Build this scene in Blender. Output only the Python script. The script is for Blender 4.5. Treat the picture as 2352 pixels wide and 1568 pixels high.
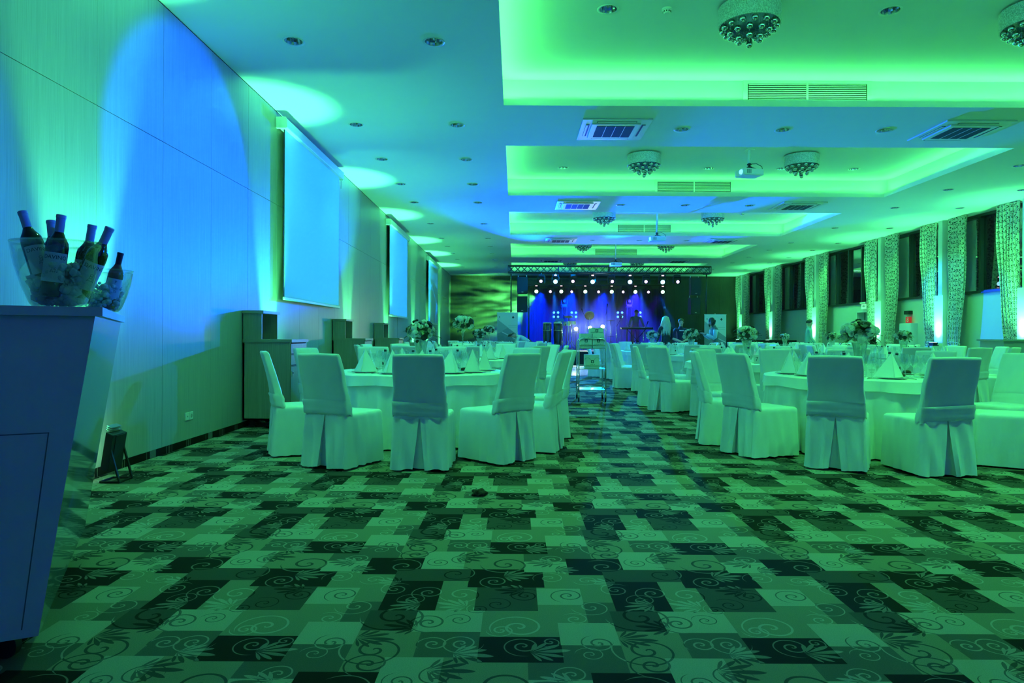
import bpy, bmesh, math, random
from mathutils import Vector, Matrix, Euler
R = random.Random(7)
PI = math.pi
for o in list(bpy.data.objects):
    bpy.data.objects.remove(o, do_unlink=True)
S = bpy.context.scene
C = S.collection

# ------------------------------------------------------------------ camera
FPX, VX, VY, ROLL, EYE = 1568.0, 1183.0, 772.0, 0.0045, 1.15
cd = bpy.data.cameras.new('camera'); cam = bpy.data.objects.new('camera', cd); C.objects.link(cam)
cd.sensor_width = 36; cd.lens = 36 * FPX / 2352
cd.shift_x = (1176 - VX) / 2352; cd.shift_y = (VY - 784) / 2352
cam.matrix_world = Matrix.Translation((0, 0, EYE)) @ Matrix.Rotation(PI/2, 4, 'X') @ Matrix.Rotation(ROLL, 4, 'Z')
cd.clip_start = 0.05; cd.clip_end = 200
S.camera = cam
# ------------------------------------------------------------------ world and exposure
w = bpy.data.worlds.new('night'); S.world = w; w.use_nodes = True
w.node_tree.nodes['Background'].inputs[0].default_value = (0.02, 0.03, 0.05, 1)
w.node_tree.nodes['Background'].inputs[1].default_value = 0.15
vs = S.view_settings
vs.view_transform = 'Standard'; vs.look = 'None'; vs.gamma = 1; vs.use_curve_mapping = False
vs.exposure = 0.0
# light levels
GREEN = (0.085, 1.0, 0.20); MINT = (0.085, 1.0, 0.30); BLUE = (0.0, 0.045, 1.0)
COVE_W, UP_W, FILL_W, DOWN_FILL_W = 44.0, 130.0, 7.0, 125.0

def ray(px, py):
    dx, dy = (px - VX) / FPX, (VY - py) / FPX
    c, s = math.cos(ROLL), math.sin(ROLL)
    return Vector((dx*c - dy*s, 1.0, dx*s + dy*c))
def on_z(px, py, z):
    d = ray(px, py); return d * ((z - EYE) / d.z) + Vector((0, 0, EYE))
def at_y(px, py, y):
    d = ray(px, py); return d * y + Vector((0, 0, EYE))
def on_x(px, py, x):
    d = ray(px, py); return d * (x / d.x) + Vector((0, 0, EYE))

# room size
ZC, ZI, XL, XR, YB, YF = 4.314, 4.72, -3.386, 11.82, 35.6, -4.0
TX0, TX1, LIP, LEDGE = -0.17, 8.29, 0.09, 0.15
TRAYS = [(-0.65 + 6*k, 3.36 + 6*k) for k in range(6)]   # 0 lies behind the camera

def aim(o, frm, to):
    o.location = frm
    o.rotation_euler = (Vector(to) - Vector(frm)).to_track_quat('-Z', 'Y').to_euler()
def lamp(kind, name, loc, to, col, watt, **kw):
    l = bpy.data.lights.new(name, kind); l.color = col; l.energy = watt
    for k, v in kw.items(): setattr(l, k, v)
    o = bpy.data.objects.new(name, l); C.objects.link(o); aim(o, loc, to)
    return o
# cove strips on the ledges of the ceiling trays
for i, (a, b) in enumerate(TRAYS):
    zc = ZC + LIP + 0.012
    pw = COVE_W * (0.0, 1.25, 0.85, 0.75, 0.7, 0.7)[i]
    if not pw: continue
    for yy, s in ((a - 0.08, 1), (b + 0.08, -1)):
        lamp('AREA', 'cove_light', ((TX0+TX1)/2, yy, zc), ((TX0+TX1)/2, yy + s*0.8, zc + 1), GREEN, pw, shape='RECTANGLE', size=TX1-TX0, size_y=0.06)
    for xx, s in ((TX0 - 0.08, 1), (TX1 + 0.08, -1)):
        o = lamp('AREA', 'cove_light', (xx, (a+b)/2, zc), (xx + s*0.8, (a+b)/2, zc + 1), GREEN, pw*0.48, shape='RECTANGLE', size=b-a, size_y=0.06)
        o.rotation_euler = (Matrix.Rotation(-s*PI/2, 3, 'Z') @ Matrix.Rotation(math.radians(180 - 38), 3, 'X')).to_euler()
# blue wash of the hall: two added window-side spots, then front truss heads
def blue_spot(frm, to, col, watt, deg, blend=0.25, r=0.06):
    return lamp('SPOT', 'blue_spot', frm, to, col, watt, spot_size=math.radians(deg), spot_blend=blend, shadow_soft_size=r)
blue_spot((11.3, 7.9, 3.0), (XL, 7.12, 2.75), BLUE, 21000, 12.6, 0.2)  # unseen spot added at the window side for the blue circle on the wall
blue_spot((11.3, 4.4, 3.0), (XL, 3.25, 2.3), BLUE, 6000, 11.5, 0.3)  # second unseen spot added there, for the blue patch nearer the bar
blue_spot((1.0, 25.6, 3.3), (-0.9, 12.0, 4.4), BLUE, 20000, 30, 0.7)
blue_spot((2.4, 25.6, 3.3), (5.0, 12.0, 4.35), BLUE, 38000, 24, 0.5)
blue_spot((4.5, 25.6, 3.3), (9.0, 16.0, 4.3), BLUE, 4500, 26, 0.6)
blue_spot((2.6, 25.6, 3.25), (XR, 17.5, 1.6), BLUE, 9000, 17, 0.35)
blue_spot((3.6, 25.6, 3.25), (3.2, 20.0, 0.0), (0.0, 0.22, 1.0), 6000, 74, 1.0)
blue_spot((3.6, 25.6, 3.1), (3.4, 21.0, 5.2), BLUE, 1100, 95, 1.0)
# recessed downlights, unlit themselves; green fill spots are added at their mouths
DL = []
for y in (7.35, 10.25, 12.25, 14.25, 16.2, 19.25, 22.1, 24.1, 26.1, 28.2, 31.2, 34.2, -1.0, 4.95):
    DL += [(-2.40, y), (-.89, y)]
for y in (4.95, 7.35, 9.9, 12.5, 14.55, 16.6, 19.7, 22.85, 24.8, 26.95, 29.0, 32.0):
    DL += [(9.22, y), (10.8, y)]
for k in range(0, 5):
    for x in (2.53, 4.07, 5.62): DL.append((x, 4.42 + 6*k if k else 4.85))
for (x, y) in DL:
    if y > 26.5 or y < 3: continue
    lamp('SPOT', 'added_down_fill', (x, y, ZC - 0.012), (x, y, 0), GREEN, DOWN_FILL_W*(.3 if x < -2 else 1.7 if x > 9 else 1.3)*(1.75 if y < 6 else .55 if y > 15 and x < 9 else 1), spot_size=math.radians(112 if x < 9 else 140), spot_blend=1.0, shadow_soft_size=0.06)  # added overhead fill that brightens carpet and chairs
# uplights: left wall, then right wall pilasters
UPL = [5.3, 9.38, 13.75, 17.85, 22.6, 26.2, 30.4]
PIL = [15.35, 18.42, 21.5, 26.1, 30.5, 34.6]
for y in UPL:
    p0, p1 = (XL + 0.20, y, 0.17 if y > 6 else 0.40), (XL + 0.12, y, 4.3)
    lamp('SPOT', 'wall_uplight', p0, (XL - 0.06, y, 4.3), MINT, UP_W*(15 if y > 6 else 20), spot_size=math.radians(30 if y > 6 else 38), spot_blend=0.6, shadow_soft_size=0.05)
    lamp('SPOT', 'wall_uplight_spill', p0, p1, MINT, UP_W*2.4, spot_size=math.radians(86), spot_blend=1.0, shadow_soft_size=0.05)
for y in PIL:
    lamp('SPOT', 'pilaster_spill', (XR - 0.54, y, 1.06), (XR - 0.9, y, 4.3), MINT, UP_W*1.6, spot_size=math.radians(130), spot_blend=1.0, shadow_soft_size=0.05)
    lamp('SPOT', 'pilaster_uplight', (XR - 0.54, y, 1.06), (XR - 0.47, y, 4.3), MINT, UP_W*4.2, spot_size=math.radians(64), spot_blend=1.0, shadow_soft_size=0.05)
# unseen dim violet fill, added behind the camera for the surfaces facing it
lamp('AREA', 'added_violet_fill', (3.5, -2.5, 3.9), (3.5, 4.0, 0.0), (0.42, 0.34, 0.75), FILL_W, shape='RECTANGLE', size=6, size_y=0.6)

# ------------------------------------------------------------------ materials
MATS = {}
class NT:
    """tiny helper to write node maths"""
    def __init__(self, tree): self.t = tree; self.n = tree.nodes; self.l = tree.links
    def put(self, sock, v):
        if isinstance(v, bpy.types.NodeSocket): self.l.new(v, sock)
        else: sock.default_value = v
    def m(self, op, a, b=0.0, c=0.0):
        n = self.n.new('ShaderNodeMath'); n.operation = op
        for s, v in zip(n.inputs, (a, b, c)): self.put(s, v)
        return n.outputs[0]
    def sep(self, v):
        n = self.n.new('ShaderNodeSeparateXYZ'); self.put(n.inputs[0], v); return n.outputs
    def comb(self, x, y, z=0.0):
        n = self.n.new('ShaderNodeCombineXYZ')
        for s, v in zip(n.inputs, (x, y, z)): self.put(s, v)
        return n.outputs[0]
    def coord(self, which='Object'):
        return self.n.new('ShaderNodeTexCoord').outputs[which]
    def pos(self): return self.n.new('ShaderNodeNewGeometry').outputs['Position']
    def noise(self, vec, scale, detail=2.0, rough=0.5):
        n = self.n.new('ShaderNodeTexNoise'); self.put(n.inputs['Vector'], vec)
        n.inputs['Scale'].default_value = scale; n.inputs['Detail'].default_value = detail; n.inputs['Roughness'].default_value = rough
        return n.outputs[0]
    def mapping(self, vec, scale):
        n = self.n.new('ShaderNodeMapping'); self.put(n.inputs['Vector'], vec); n.inputs['Scale'].default_value = scale
        return n.outputs[0]
    def mix(self, f, a, b):
        n = self.n.new('ShaderNodeMix'); n.data_type = 'RGBA'
        self.put(n.inputs['Factor'], f)
        for k, v in ((6, a), (7, b)): self.put(n.inputs[k], v if isinstance(v, bpy.types.NodeSocket) else (*v, 1)[:4])
        return n.outputs[2]
    def bump(self, h, strength, dist=0.01):
        n = self.n.new('ShaderNodeBump'); self.put(n.inputs['Height'], h)
        n.inputs['Strength'].default_value = strength; n.inputs['Distance'].default_value = dist
        return n.outputs[0]
def newmat(name):
    m = bpy.data.materials.new(name); m.use_nodes = True; MATS[name] = m
    return m, NT(m.node_tree), m.node_tree.nodes['Principled BSDF']
def mat(name, col, rough=0.6, metal=0.0, var=0.06, scale=25.0, bump=0.0, emit=None, es=0.0, sheen=0.0, spec=0.5):
    if name in MATS: return MATS[name]
    m, t, b = newmat(name)
    n = t.noise(t.coord(), scale, 3.0)
    d = tuple(max(0.0, c*(1-var)) for c in col[:3]); u = tuple(min(1.0, c*(1+var)) for c in col[:3])
    t.l.new(t.mix(n, d, u), b.inputs['Base Color'])
    b.inputs['Roughness'].default_value = rough; b.inputs['Metallic'].default_value = metal
    b.inputs['Specular IOR Level'].default_value = spec
    if sheen: b.inputs['Sheen Weight'].default_value = sheen
    if bump: t.l.new(t.bump(n, bump), b.inputs['Normal'])
    if emit: b.inputs['Emission Color'].default_value = (*emit, 1); b.inputs['Emission Strength'].default_value = es
    return m
def clear(name, tint=(1, 1, 1), gloss=0.9, rough=0.02, base=0.04):
    """thin clear glass: lets light through, mirrors more at the rim"""
    m = bpy.data.materials.new(name); m.use_nodes = True; MATS[name] = m
    t = NT(m.node_tree); t.n.remove(t.n['Principled BSDF']); out = t.n['Material Output']
    tr = t.n.new('ShaderNodeBsdfTransparent'); tr.inputs[0].default_value = (*tint, 1)
    gl = t.n.new('ShaderNodeBsdfGlossy'); gl.inputs[0].default_value = (gloss, gloss, gloss, 1); gl.inputs['Roughness'].default_value = rough
    lw = t.n.new('ShaderNodeLayerWeight'); lw.inputs[0].default_value = 0.5
    f = t.m('ADD', t.m('MULTIPLY', t.m('POWER', lw.outputs['Facing'], 1.7), 0.78), base)
    mx = t.n.new('ShaderNodeMixShader'); t.l.new(f, mx.inputs[0]); t.l.new(tr.outputs[0], mx.inputs[1]); t.l.new(gl.outputs[0], mx.inputs[2])
    t.l.new(mx.outputs[0], out.inputs['Surface'])
    return m
def wood(name, a, b, rough=0.45, across='Y', freq=260.0):
    m, t, p = newmat(name)
    q = t.pos(); s = t.sep(q)
    h = t.m('ADD', s[1], s[0]) if across == 'Y' else s[2]
    v = t.comb(t.m('MULTIPLY', h, freq), t.m('MULTIPLY', s[2], 2.5) if across == 'Y' else t.m('MULTIPLY', t.m('ADD', s[0], s[1]), 2.5), 0.0)
    n1 = t.noise(v, 1.0, 3.0, 0.6)
    v2 = t.comb(t.m('MULTIPLY', h, 22.0), 0.0, 3.0)
    n2 = t.noise(v2, 1.0, 2.0)
    f = t.m('MULTIPLY_ADD', n1, 1.5, t.m('MULTIPLY_ADD', n2, 0.6, -0.55))
    n = t.n.new('ShaderNodeClamp'); t.l.new(f, n.inputs[0])
    t.l.new(t.mix(n.outputs[0], a, b), p.inputs['Base Color']); p.inputs['Roughness'].default_value = rough
    t.l.new(t.bump(n1, 0.08), p.inputs['Normal'])
    return m
def add_group_sock(g, name, io, typ='NodeSocketFloat'):
    return g.interface.new_socket(name=name, in_out=io, socket_type=typ)
def spiral_group():
    g = bpy.data.node_groups.new('spiral', 'ShaderNodeTree')
    for n in ('x', 'y', 'cx', 'cy', 'R', 'turns', 'dir', 'hw', 'px', 'py'): add_group_sock(g, n, 'INPUT')
    add_group_sock(g, 'mask', 'OUTPUT')
    t = NT(g); i = t.n.new('NodeGroupInput').outputs; o = t.n.new('NodeGroupOutput').inputs
    def wrap(a, c, p):
        f = t.m('FRACT', t.m('ADD', t.m('DIVIDE', t.m('SUBTRACT', a, c), p), 0.5))
        return t.m('MULTIPLY', t.m('SUBTRACT', f, 0.5), p)
    dx = wrap(i['x'], i['cx'], i['px']); dy = wrap(i['y'], i['cy'], i['py'])
    r = t.m('SQRT', t.m('ADD', t.m('MULTIPLY', dx, dx), t.m('MULTIPLY', dy, dy)))
    rn = t.m('DIVIDE', r, i['R'])
    th = t.m('MULTIPLY', t.m('DIVIDE', t.m('ARCTAN2', dy, dx), 2*PI), i['dir'])
    w = t.m('ABSOLUTE', t.m('SUBTRACT', t.m('FRACT', t.m('SUBTRACT', t.m('MULTIPLY', t.m('POWER', rn, 0.8), i['turns']), th)), 0.5))
    hw = t.m('MULTIPLY', i['hw'], t.m('SUBTRACT', 1.5, rn))
    ln = t.m('LESS_THAN', w, hw)
    t.l.new(t.m('MULTIPLY', ln, t.m('LESS_THAN', rn, 1.0)), o['mask'])
    return g
def spray_group():
    g = bpy.data.node_groups.new('leaf_spray', 'ShaderNodeTree')
    for n in ('x', 'y', 'cx', 'cy', 'L', 'ang', 'px', 'py'): add_group_sock(g, n, 'INPUT')
    add_group_sock(g, 'mask', 'OUTPUT')
    t = NT(g); i = t.n.new('NodeGroupInput').outputs; o = t.n.new('NodeGroupOutput').inputs
    def wrap(a, c, p):
        f = t.m('FRACT', t.m('ADD', t.m('DIVIDE', t.m('SUBTRACT', a, c), p), 0.5))
        return t.m('MULTIPLY', t.m('SUBTRACT', f, 0.5), p)
    dx = wrap(i['x'], i['cx'], i['px']); dy = wrap(i['y'], i['cy'], i['py'])
    ca = t.m('COSINE', i['ang']); sa = t.m('SINE', i['ang'])
    u = t.m('ADD', t.m('MULTIPLY', dx, ca), t.m('MULTIPLY', dy, sa)); v = t.m('SUBTRACT', t.m('MULTIPLY', dy, ca), t.m('MULTIPLY', dx, sa))
    th = t.m('ARCTAN2', v, u); r = t.m('SQRT', t.m('ADD', t.m('MULTIPLY', dx, dx), t.m('MULTIPLY', dy, dy)))
    k = t.m('MULTIPLY', th, 2.6)
    idx = t.m('ROUND', k)
    w = t.m('ABSOLUTE', t.m('SUBTRACT', k, idx))
    ln = t.m('MULTIPLY', i['L'], t.m('SUBTRACT', 1.0, t.m('MULTIPLY', t.m('ABSOLUTE', idx), 0.16)))
    q = t.m('DIVIDE', r, ln)
    prof = t.m('MULTIPLY', t.m('POWER', t.m('SINE', t.m('MULTIPLY', t.m('MINIMUM', q, 1.0), PI)), 0.7), 0.36)
    a = t.m('MULTIPLY', t.m('LESS_THAN', w, prof), t.m('LESS_THAN', q, 1.0))
    t.l.new(t.m('MULTIPLY', a, t.m('LESS_THAN', t.m('ABSOLUTE', th), 1.35)), o['mask'])
    return g
SPIRAL, SPRAY = spiral_group(), spray_group()
def use_group(t, g, **kw):
    n = t.n.new('ShaderNodeGroup'); n.node_tree = g
    for k, v in kw.items(): t.put(n.inputs[k], v)
    return n.outputs[0]
def scroll_group():
    """one repeat of the carpet scrolls, 1.0 x 1.2 m"""
    g = bpy.data.node_groups.new('carpet_scroll', 'ShaderNodeTree')
    add_group_sock(g, 'x', 'INPUT'); add_group_sock(g, 'y', 'INPUT'); add_group_sock(g, 'mask', 'OUTPUT')
    t = NT(g); i = t.n.new('NodeGroupInput').outputs; o = t.n.new('NodeGroupOutput').inputs
    SP = [(.035, 2.535, .068, 1.7, 1, .10), (.137, 2.57, .036, 1.3, -1, .14), (-.196, 2.555, .072, 1.9, 1, .10), (.49, 2.50, .112, 1.5, -1, .08),
          (.49, 2.39, .075, 1.6, 1, .12), (.02, 2.70, .10, 1.5, 1, .09), (-.05, 2.67, .05, 1.4, -1, .13), (.52, 2.80, .125, 1.4, -1, .08),
          (.46, 3.10, .065, 1.8, -1, .10), (.62, 3.06, .07, 1.6, 1, .10), (.77, 3.04, .085, 1.4, -1, .08), (-.09, 3.20, .07, 1.8, 1, .11),
          (.05, 3.03, .065, 1.8, -1, .12), (.24, 3.03, .07, 1.6, 1, .10), (-.04, 3.44, .11, 1.4, -1, .09), (-.26, 3.51, .065, 1.9, -1, .12),
          (.20, 3.52, .065, 1.8, 1, .10), (.45, 3.41, .09, 1.3, 1, .07), (.62, 3.47, .055, 1.6, -1, .11), (.66, 2.74, .075, 1.7, 1, .12),
          (.25, 2.78, .05, 1.3, 1, .10), (.32, 2.56, .06, 1.6, -1, .12), (.70, 2.55, .055, 1.5, 1, .12), (.85, 2.88, .045, 1.6, -1, .12),
          (.33, 2.90, .075, 1.4, -1, .07), (.17, 3.25, .07, 1.5, 1, .07), (.34, 3.22, .055, 1.4, -1, .08), (.72, 3.30, .09, 1.2, 1, .06), (.56, 2.98, .06, 1.5, 1, .08), (.78, 2.77, .05, 1.4, 1, .09), (-.07, 2.93, .06, 1.3, 1, .07), (.28, 2.47, .05, 1.4, 1, .08)]
    LV = [(.06, 2.485, .15, .12), (-.22, 2.475, .15, -.15), (.62, 2.69, .14, 2.95), (.40, 2.60, .15, -.1), (.60, 2.93, .13, 3.3), (-.05, 3.27, .15, .15),
          (.05, 3.09, .14, 3.1), (.20, 3.47, .14, 3.2), (.20, 3.37, .12, -.1), (-.30, 3.55, .17, -.05), (.47, 3.18, .12, 2.8), (.80, 2.90, .14, 2.8)]
    acc = 0.0
    for (cx, cy, rr, tu, di, hw) in SP:
        acc = t.m('MAXIMUM', acc, use_group(t, SPIRAL, x=i['x'], y=i['y'], cx=cx, cy=cy, R=rr*1.18, turns=tu + .55, dir=float(di), hw=hw*.95, px=1.0, py=1.2))
    for (cx, cy, L, a) in LV:
        acc = t.m('MAXIMUM', acc, use_group(t, SPRAY, x=i['x'], y=i['y'], cx=cx, cy=cy, L=L, ang=a, px=1.0, py=1.2))
    t.l.new(acc, o['mask'])
    return g
SCROLL = scroll_group()
def carpet(name, base, scroll):
    m, t, b = newmat(name)
    s = t.sep(t.pos())
    mk = use_group(t, SCROLL, x=s[0], y=s[1])
    n = t.noise(t.pos(), 260.0, 2.0, 0.7)
    col = t.mix(mk, base, scroll)
    k = t.m('MULTIPLY_ADD', n, 0.9, 0.55)
    vm = t.n.new('ShaderNodeVectorMath'); vm.operation = 'SCALE'; t.l.new(col, vm.inputs[0]); t.l.new(k, vm.inputs['Scale'])
    t.l.new(vm.outputs[0], b.inputs['Base Color']); b.inputs['Roughness'].default_value = 0.95; b.inputs['Specular IOR Level'].default_value = 0.1
    t.l.new(t.bump(n, 0.35, 0.004), b.inputs['Normal'])
    return m
cD, cMD, cM, cO, cL = (.012, .010, .009), (.062, .056, .047), (.098, .088, .074), (.205, .185, .13), (.30, .29, .235)
CARPET = [carpet('carpet_dark', cD, (.15, .14, .12)), carpet('carpet_brown', cMD, cD), carpet('carpet_mid', cM, (.25, .24, .21)),
          carpet('carpet_olive', cO, (.055, .05, .045)), carpet('carpet_light', cL, (.11, .10, .09)), carpet('carpet_sand', (.195, .18, .13), (.30, .30, .25))]
def curtain_mat():
    m, t, b = newmat('curtain_scroll')
    uv = t.n.new('ShaderNodeUVMap').outputs[0]; s = t.sep(uv)
    acc = 0.0
    for (cx, cy, rr, di) in [(.05, .05, .046, 1), (.15, .10, .046, -1), (.06, .16, .04, -1), (.16, .21, .042, 1), (.11, .025, .03, -1), (.02, .23, .03, 1)]:
        acc = t.m('MAXIMUM', acc, use_group(t, SPIRAL, x=s[0], y=s[1], cx=cx, cy=cy, R=rr*1.15, turns=1.6, dir=float(di), hw=.2, px=.2, py=.25))
    t.l.new(t.mix(acc, (.62, .60, .5), (.05, .045, .04)), b.inputs['Base Color']); b.inputs['Roughness'].default_value = 0.7
    return m

# ------------------------------------------------------------------ mesh helpers
class MB:
    def __init__(self): self.v = []; self.f = []; self.mi = []; self.cur = 0
    def add(self, vs, fs):
        k = len(self.v); self.v += [tuple(p) for p in vs]
        for f in fs: self.f.append(tuple(i + k for i in f)); self.mi.append(self.cur)
        return self
    def box(self, c, s, M=None, taper=None):
        x, y, z = (a/2 for a in s); P = []
        for dz in (-1, 1):
            tp = taper if (taper and dz < 0) else 1
            for dx, dy in ((-1, -1), (1, -1), (1, 1), (-1, 1)): P.append(Vector((dx*x*tp, dy*y*tp, dz*z)))
        if M: P = [M @ p for p in P]
        P = [p + Vector(c) for p in P]
        return self.add(P, [(3, 2, 1, 0), (4, 5, 6, 7), (0, 1, 5, 4), (1, 2, 6, 5), (2, 3, 7, 6), (3, 0, 4, 7)])
    def bbox(self, c, s, bev, M=None):
        """box with chamfered edges"""
        bm = bmesh.new(); bmesh.ops.create_cube(bm, size=1)
        for v in bm.verts: v.co = Vector((v.co.x*s[0], v.co.y*s[1], v.co.z*s[2]))
        bmesh.ops.bevel(bm, geom=bm.edges[:], offset=bev, segments=2, affect='EDGES', profile=0.6)
        return self.bm(bm, Matrix.Translation(c) @ (M.to_4x4() if M else Matrix.Identity(4)))
    def bm(self, bm, M=None):
        bm.verts.index_update()
        self.add([(M @ v.co) if M else v.co.copy() for v in bm.verts], [[v.index for v in f.verts] for f in bm.faces]); bm.free()
        return self
    def lathe(self, prof, seg=24, c=(0, 0, 0), M=None, sx=1.0, sy=1.0, flute=0, fl=0.0):
        P = []
        for (r, z) in prof:
            for i in range(seg):
                a = 2*PI*i/seg; rr = r*(1 + (fl*math.cos(flute*a) if flute else 0))
                p = Vector((rr*math.cos(a)*sx, rr*math.sin(a)*sy, z))
                if M: p = M @ p
                P.append(p + Vector(c))
        n = len(prof); F = []
        for j in range(n-1):
            for i in range(seg):
                k = (i+1) % seg; F.append((j*seg+i, j*seg+k, (j+1)*seg+k, (j+1)*seg+i))
        if prof[0][0] > 1e-6: F.append(tuple(range(seg-1, -1, -1)))
        if prof[-1][0] > 1e-6: F.append(tuple((n-1)*seg + i for i in range(seg)))
        return self.add(P, F)
    def shell(self, prof, seg=24, **kw):
        k0 = len(self.f); self.lathe(prof, seg, **kw)
        # drop end caps of an open lathe
        keep = [(f, m) for f, m in zip(self.f[k0:], self.mi[k0:]) if len(f) == 4]
        self.f[k0:] = [a for a, _ in keep]; self.mi[k0:] = [b for _, b in keep]
        return self
    def tube(self, pts, r, seg=8, caps=True):
        pts = [Vector(p) for p in pts]; n = len(pts); rs = r if isinstance(r, (list, tuple)) else [r]*n
        P = []; up = None
        for i, p in enumerate(pts):
            d = (pts[min(i+1, n-1)] - pts[max(i-1, 0)]).normalized()
            if up is None:
                up = Vector((0, 0, 1)) if abs(d.z) < 0.9 else Vector((1, 0, 0))
            a = d.cross(up).normalized(); b = a.cross(d).normalized(); up = b
            for k in range(seg):
                t = 2*PI*k/seg; P.append(p + (a*math.cos(t) + b*math.sin(t))*rs[i])
        F = []
        for i in range(n-1):
            for k in range(seg):
                q = (k+1) % seg; F.append((i*seg+k, i*seg+q, (i+1)*seg+q, (i+1)*seg+k))
        if caps: F += [tuple(range(seg-1, -1, -1)), tuple((n-1)*seg + k for k in range(seg))]
        return self.add(P, F)
    def quad(self, a, b, c, d): return self.add([a, b, c, d], [(0, 1, 2, 3)])
    def build(self, name, m=None, parent=None, smooth=False, mats=None, fix=True, angle=None):
        me = bpy.data.meshes.new(name); me.from_pydata(self.v, [], self.f)
        if mats:
            for x in mats: me.materials.append(x)
            me.polygons.foreach_set('material_index', self.mi)
        elif m: me.materials.append(m)
        if fix:
            bm = bmesh.new(); bm.from_mesh(me); bmesh.ops.recalc_face_normals(bm, faces=bm.faces[:]); bm.to_mesh(me); bm.free()
        if smooth:
            me.polygons.foreach_set('use_smooth', [True]*len(me.polygons))
            if angle: me.set_sharp_from_angle(angle=math.radians(angle))
        me.update()
        o = bpy.data.objects.new(name, me); C.objects.link(o)
        if parent: o.parent = parent
        return o
def mesh_obj(name, me, parent=None, loc=(0, 0, 0), rot=(0, 0, 0), scale=None):
    o = bpy.data.objects.new(name, me); C.objects.link(o); o.location = loc; o.rotation_euler = rot
    if scale: o.scale = scale if isinstance(scale, tuple) else (scale,)*3
    if parent: o.parent = parent
    return o
def tag(o, label, cat, group=None, kind=None):
    o['label'] = label; o['category'] = cat
    if group: o['group'] = group
    if kind: o['kind'] = kind
    return o
def struct(o): o['kind'] = 'structure'; return o
def thing(name, label, cat, loc=(0, 0, 0), rz=0.0, group=None):
    o = bpy.data.objects.new(name, None); C.objects.link(o); o.location = loc; o.rotation_euler = (0, 0, rz); o.empty_display_size = 0.1
    return tag(o, label, cat, group)
def dup(root, loc, rz, label=None, group=None, scale=None):
    def cp(o, par):
        c = o.copy(); C.objects.link(c); c.parent = par
        for ch in o.children: cp(ch, c)
        return c
    r = cp(root, None); r.location = loc; r.rotation_euler = (0, 0, rz)
    if scale: r.scale = (scale,)*3
    if label: r['label'] = label
    if group: r['group'] = group
    return r
def text_mesh(txt, size, depth=0.0):
    cu = bpy.data.curves.new('txt', 'FONT'); cu.body = txt; cu.size = size; cu.align_x = 'CENTER'; cu.align_y = 'CENTER'; cu.extrude = depth
    cu.resolution_u = 3
    o = bpy.data.objects.new('txt', cu); C.objects.link(o)
    me = bpy.data.meshes.new_from_object(o.evaluated_get(bpy.context.evaluated_depsgraph_get()))
    vs_ = [v.co.copy() for v in me.vertices]; fs = [tuple(p.vertices) for p in me.polygons]
    bpy.data.objects.remove(o); bpy.data.meshes.remove(me); bpy.data.curves.remove(cu)
    return vs_, fs

# ================================================================== the room
M_white = mat('ceiling_paint', (.78, .79, .77), .85, var=.02, scale=3)
M_plast = mat('wall_plaster', (.60, .60, .55), .8, var=.03, scale=6)
M_oak = wood('veneer_oak', (.29, .28, .25), (.47, .46, .42), .42)
M_dark = wood('veneer_dark', (.035, .028, .02), (.09, .072, .05), .35, freq=120)
M_black = mat('black_matt', (.012, .012, .013), .6)
M_joint = mat('joint_black', (.02, .02, .02), .8)
M_alu = mat('window_frame_bronze', (.06, .06, .055), .35, .4)
M_pane = clear('night_glass', (.8, .85, .85), .9, .01, .05)
M_chrome = mat('chrome', (.75, .76, .78), .12, 1.0, var=.02)
M_steel = mat('brushed_steel', (.6, .6, .6), .3, 1.0)
M_wplast = mat('white_plastic', (.75, .75, .73), .4, var=.02)

# ---- floor: woven carpet, five tones in a 1.0 x 1.2 m repeat
RECTS = [  # x0, x1, y0, y1, tone   (later ones lie on top)
    (-.36, -.13, 2.444, 2.655, 2), (-.13, .178, 2.407, 2.613, 0), (.178, .40, 2.335, 2.544, 2), (.05, .27, 2.286, 2.407, 2), (.40, .64, 2.444, 2.665, 3), (.40, .54, 2.335, 2.444, 3),
    (-.46, -.25, 2.164, 2.444, 4), (-.25, .05, 2.164, 2.407, 3), (.05, .265, 2.129, 2.286, 4), (.265, .54, 2.17, 2.335, 0), (.265, .43, 2.092, 2.17, 0),
    (.176, .40, 2.544, 2.743, 4), (-.128, .176, 2.613, 2.859, 5), (.10, .30, 2.743, 2.926, 5), (.30, .43, 2.743, 2.953, 2), (.40, .60, 2.665, 2.86, 1),
    (.60, .872, 2.655, 2.86, 4), (-.167, .102, 2.859, 3.127, 1), (.102, .30, 2.926, 3.115, 4), (.30, .43, 2.953, 3.115, 5), (.43, .67, 2.86, 3.205, 0),
    (.67, .833, 2.86, 3.127, 5), (.67, .79, 3.127, 3.205, 5), (-.213, .05, 3.127, 3.368, 0), (.05, .14, 3.127, 3.329, 0), (.14, .43, 3.115, 3.292, 5), (.14, .265, 3.292, 3.329, 5), (.43, .79, 3.205, 3.37, 1)]
PXX, PYY = 1.0, 1.2
def tone_at(x, y):
    t = 3
    for (a, b, c, d, k) in RECTS:
        for ix in (-1, 0, 1):
            for iy in (-1, 0, 1, 2):
                if a + ix*PXX <= x < b + ix*PXX and c + iy*PYY <= y < d + iy*PYY: t = k
    return t
xs = sorted({round((e - 0) % PXX, 4) for r in RECTS for e in r[:2]} | {0.0, PXX}); ys = sorted({round(e % PYY, 4) for r in RECTS for e in r[2:4]} | {0.0, PYY})
grid = [[tone_at((xs[i]+xs[i+1])/2, 2.4 + (ys[j]+ys[j+1])/2) for i in range(len(xs)-1)] for j in range(len(ys)-1)]
done = set(); TILE = []
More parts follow.
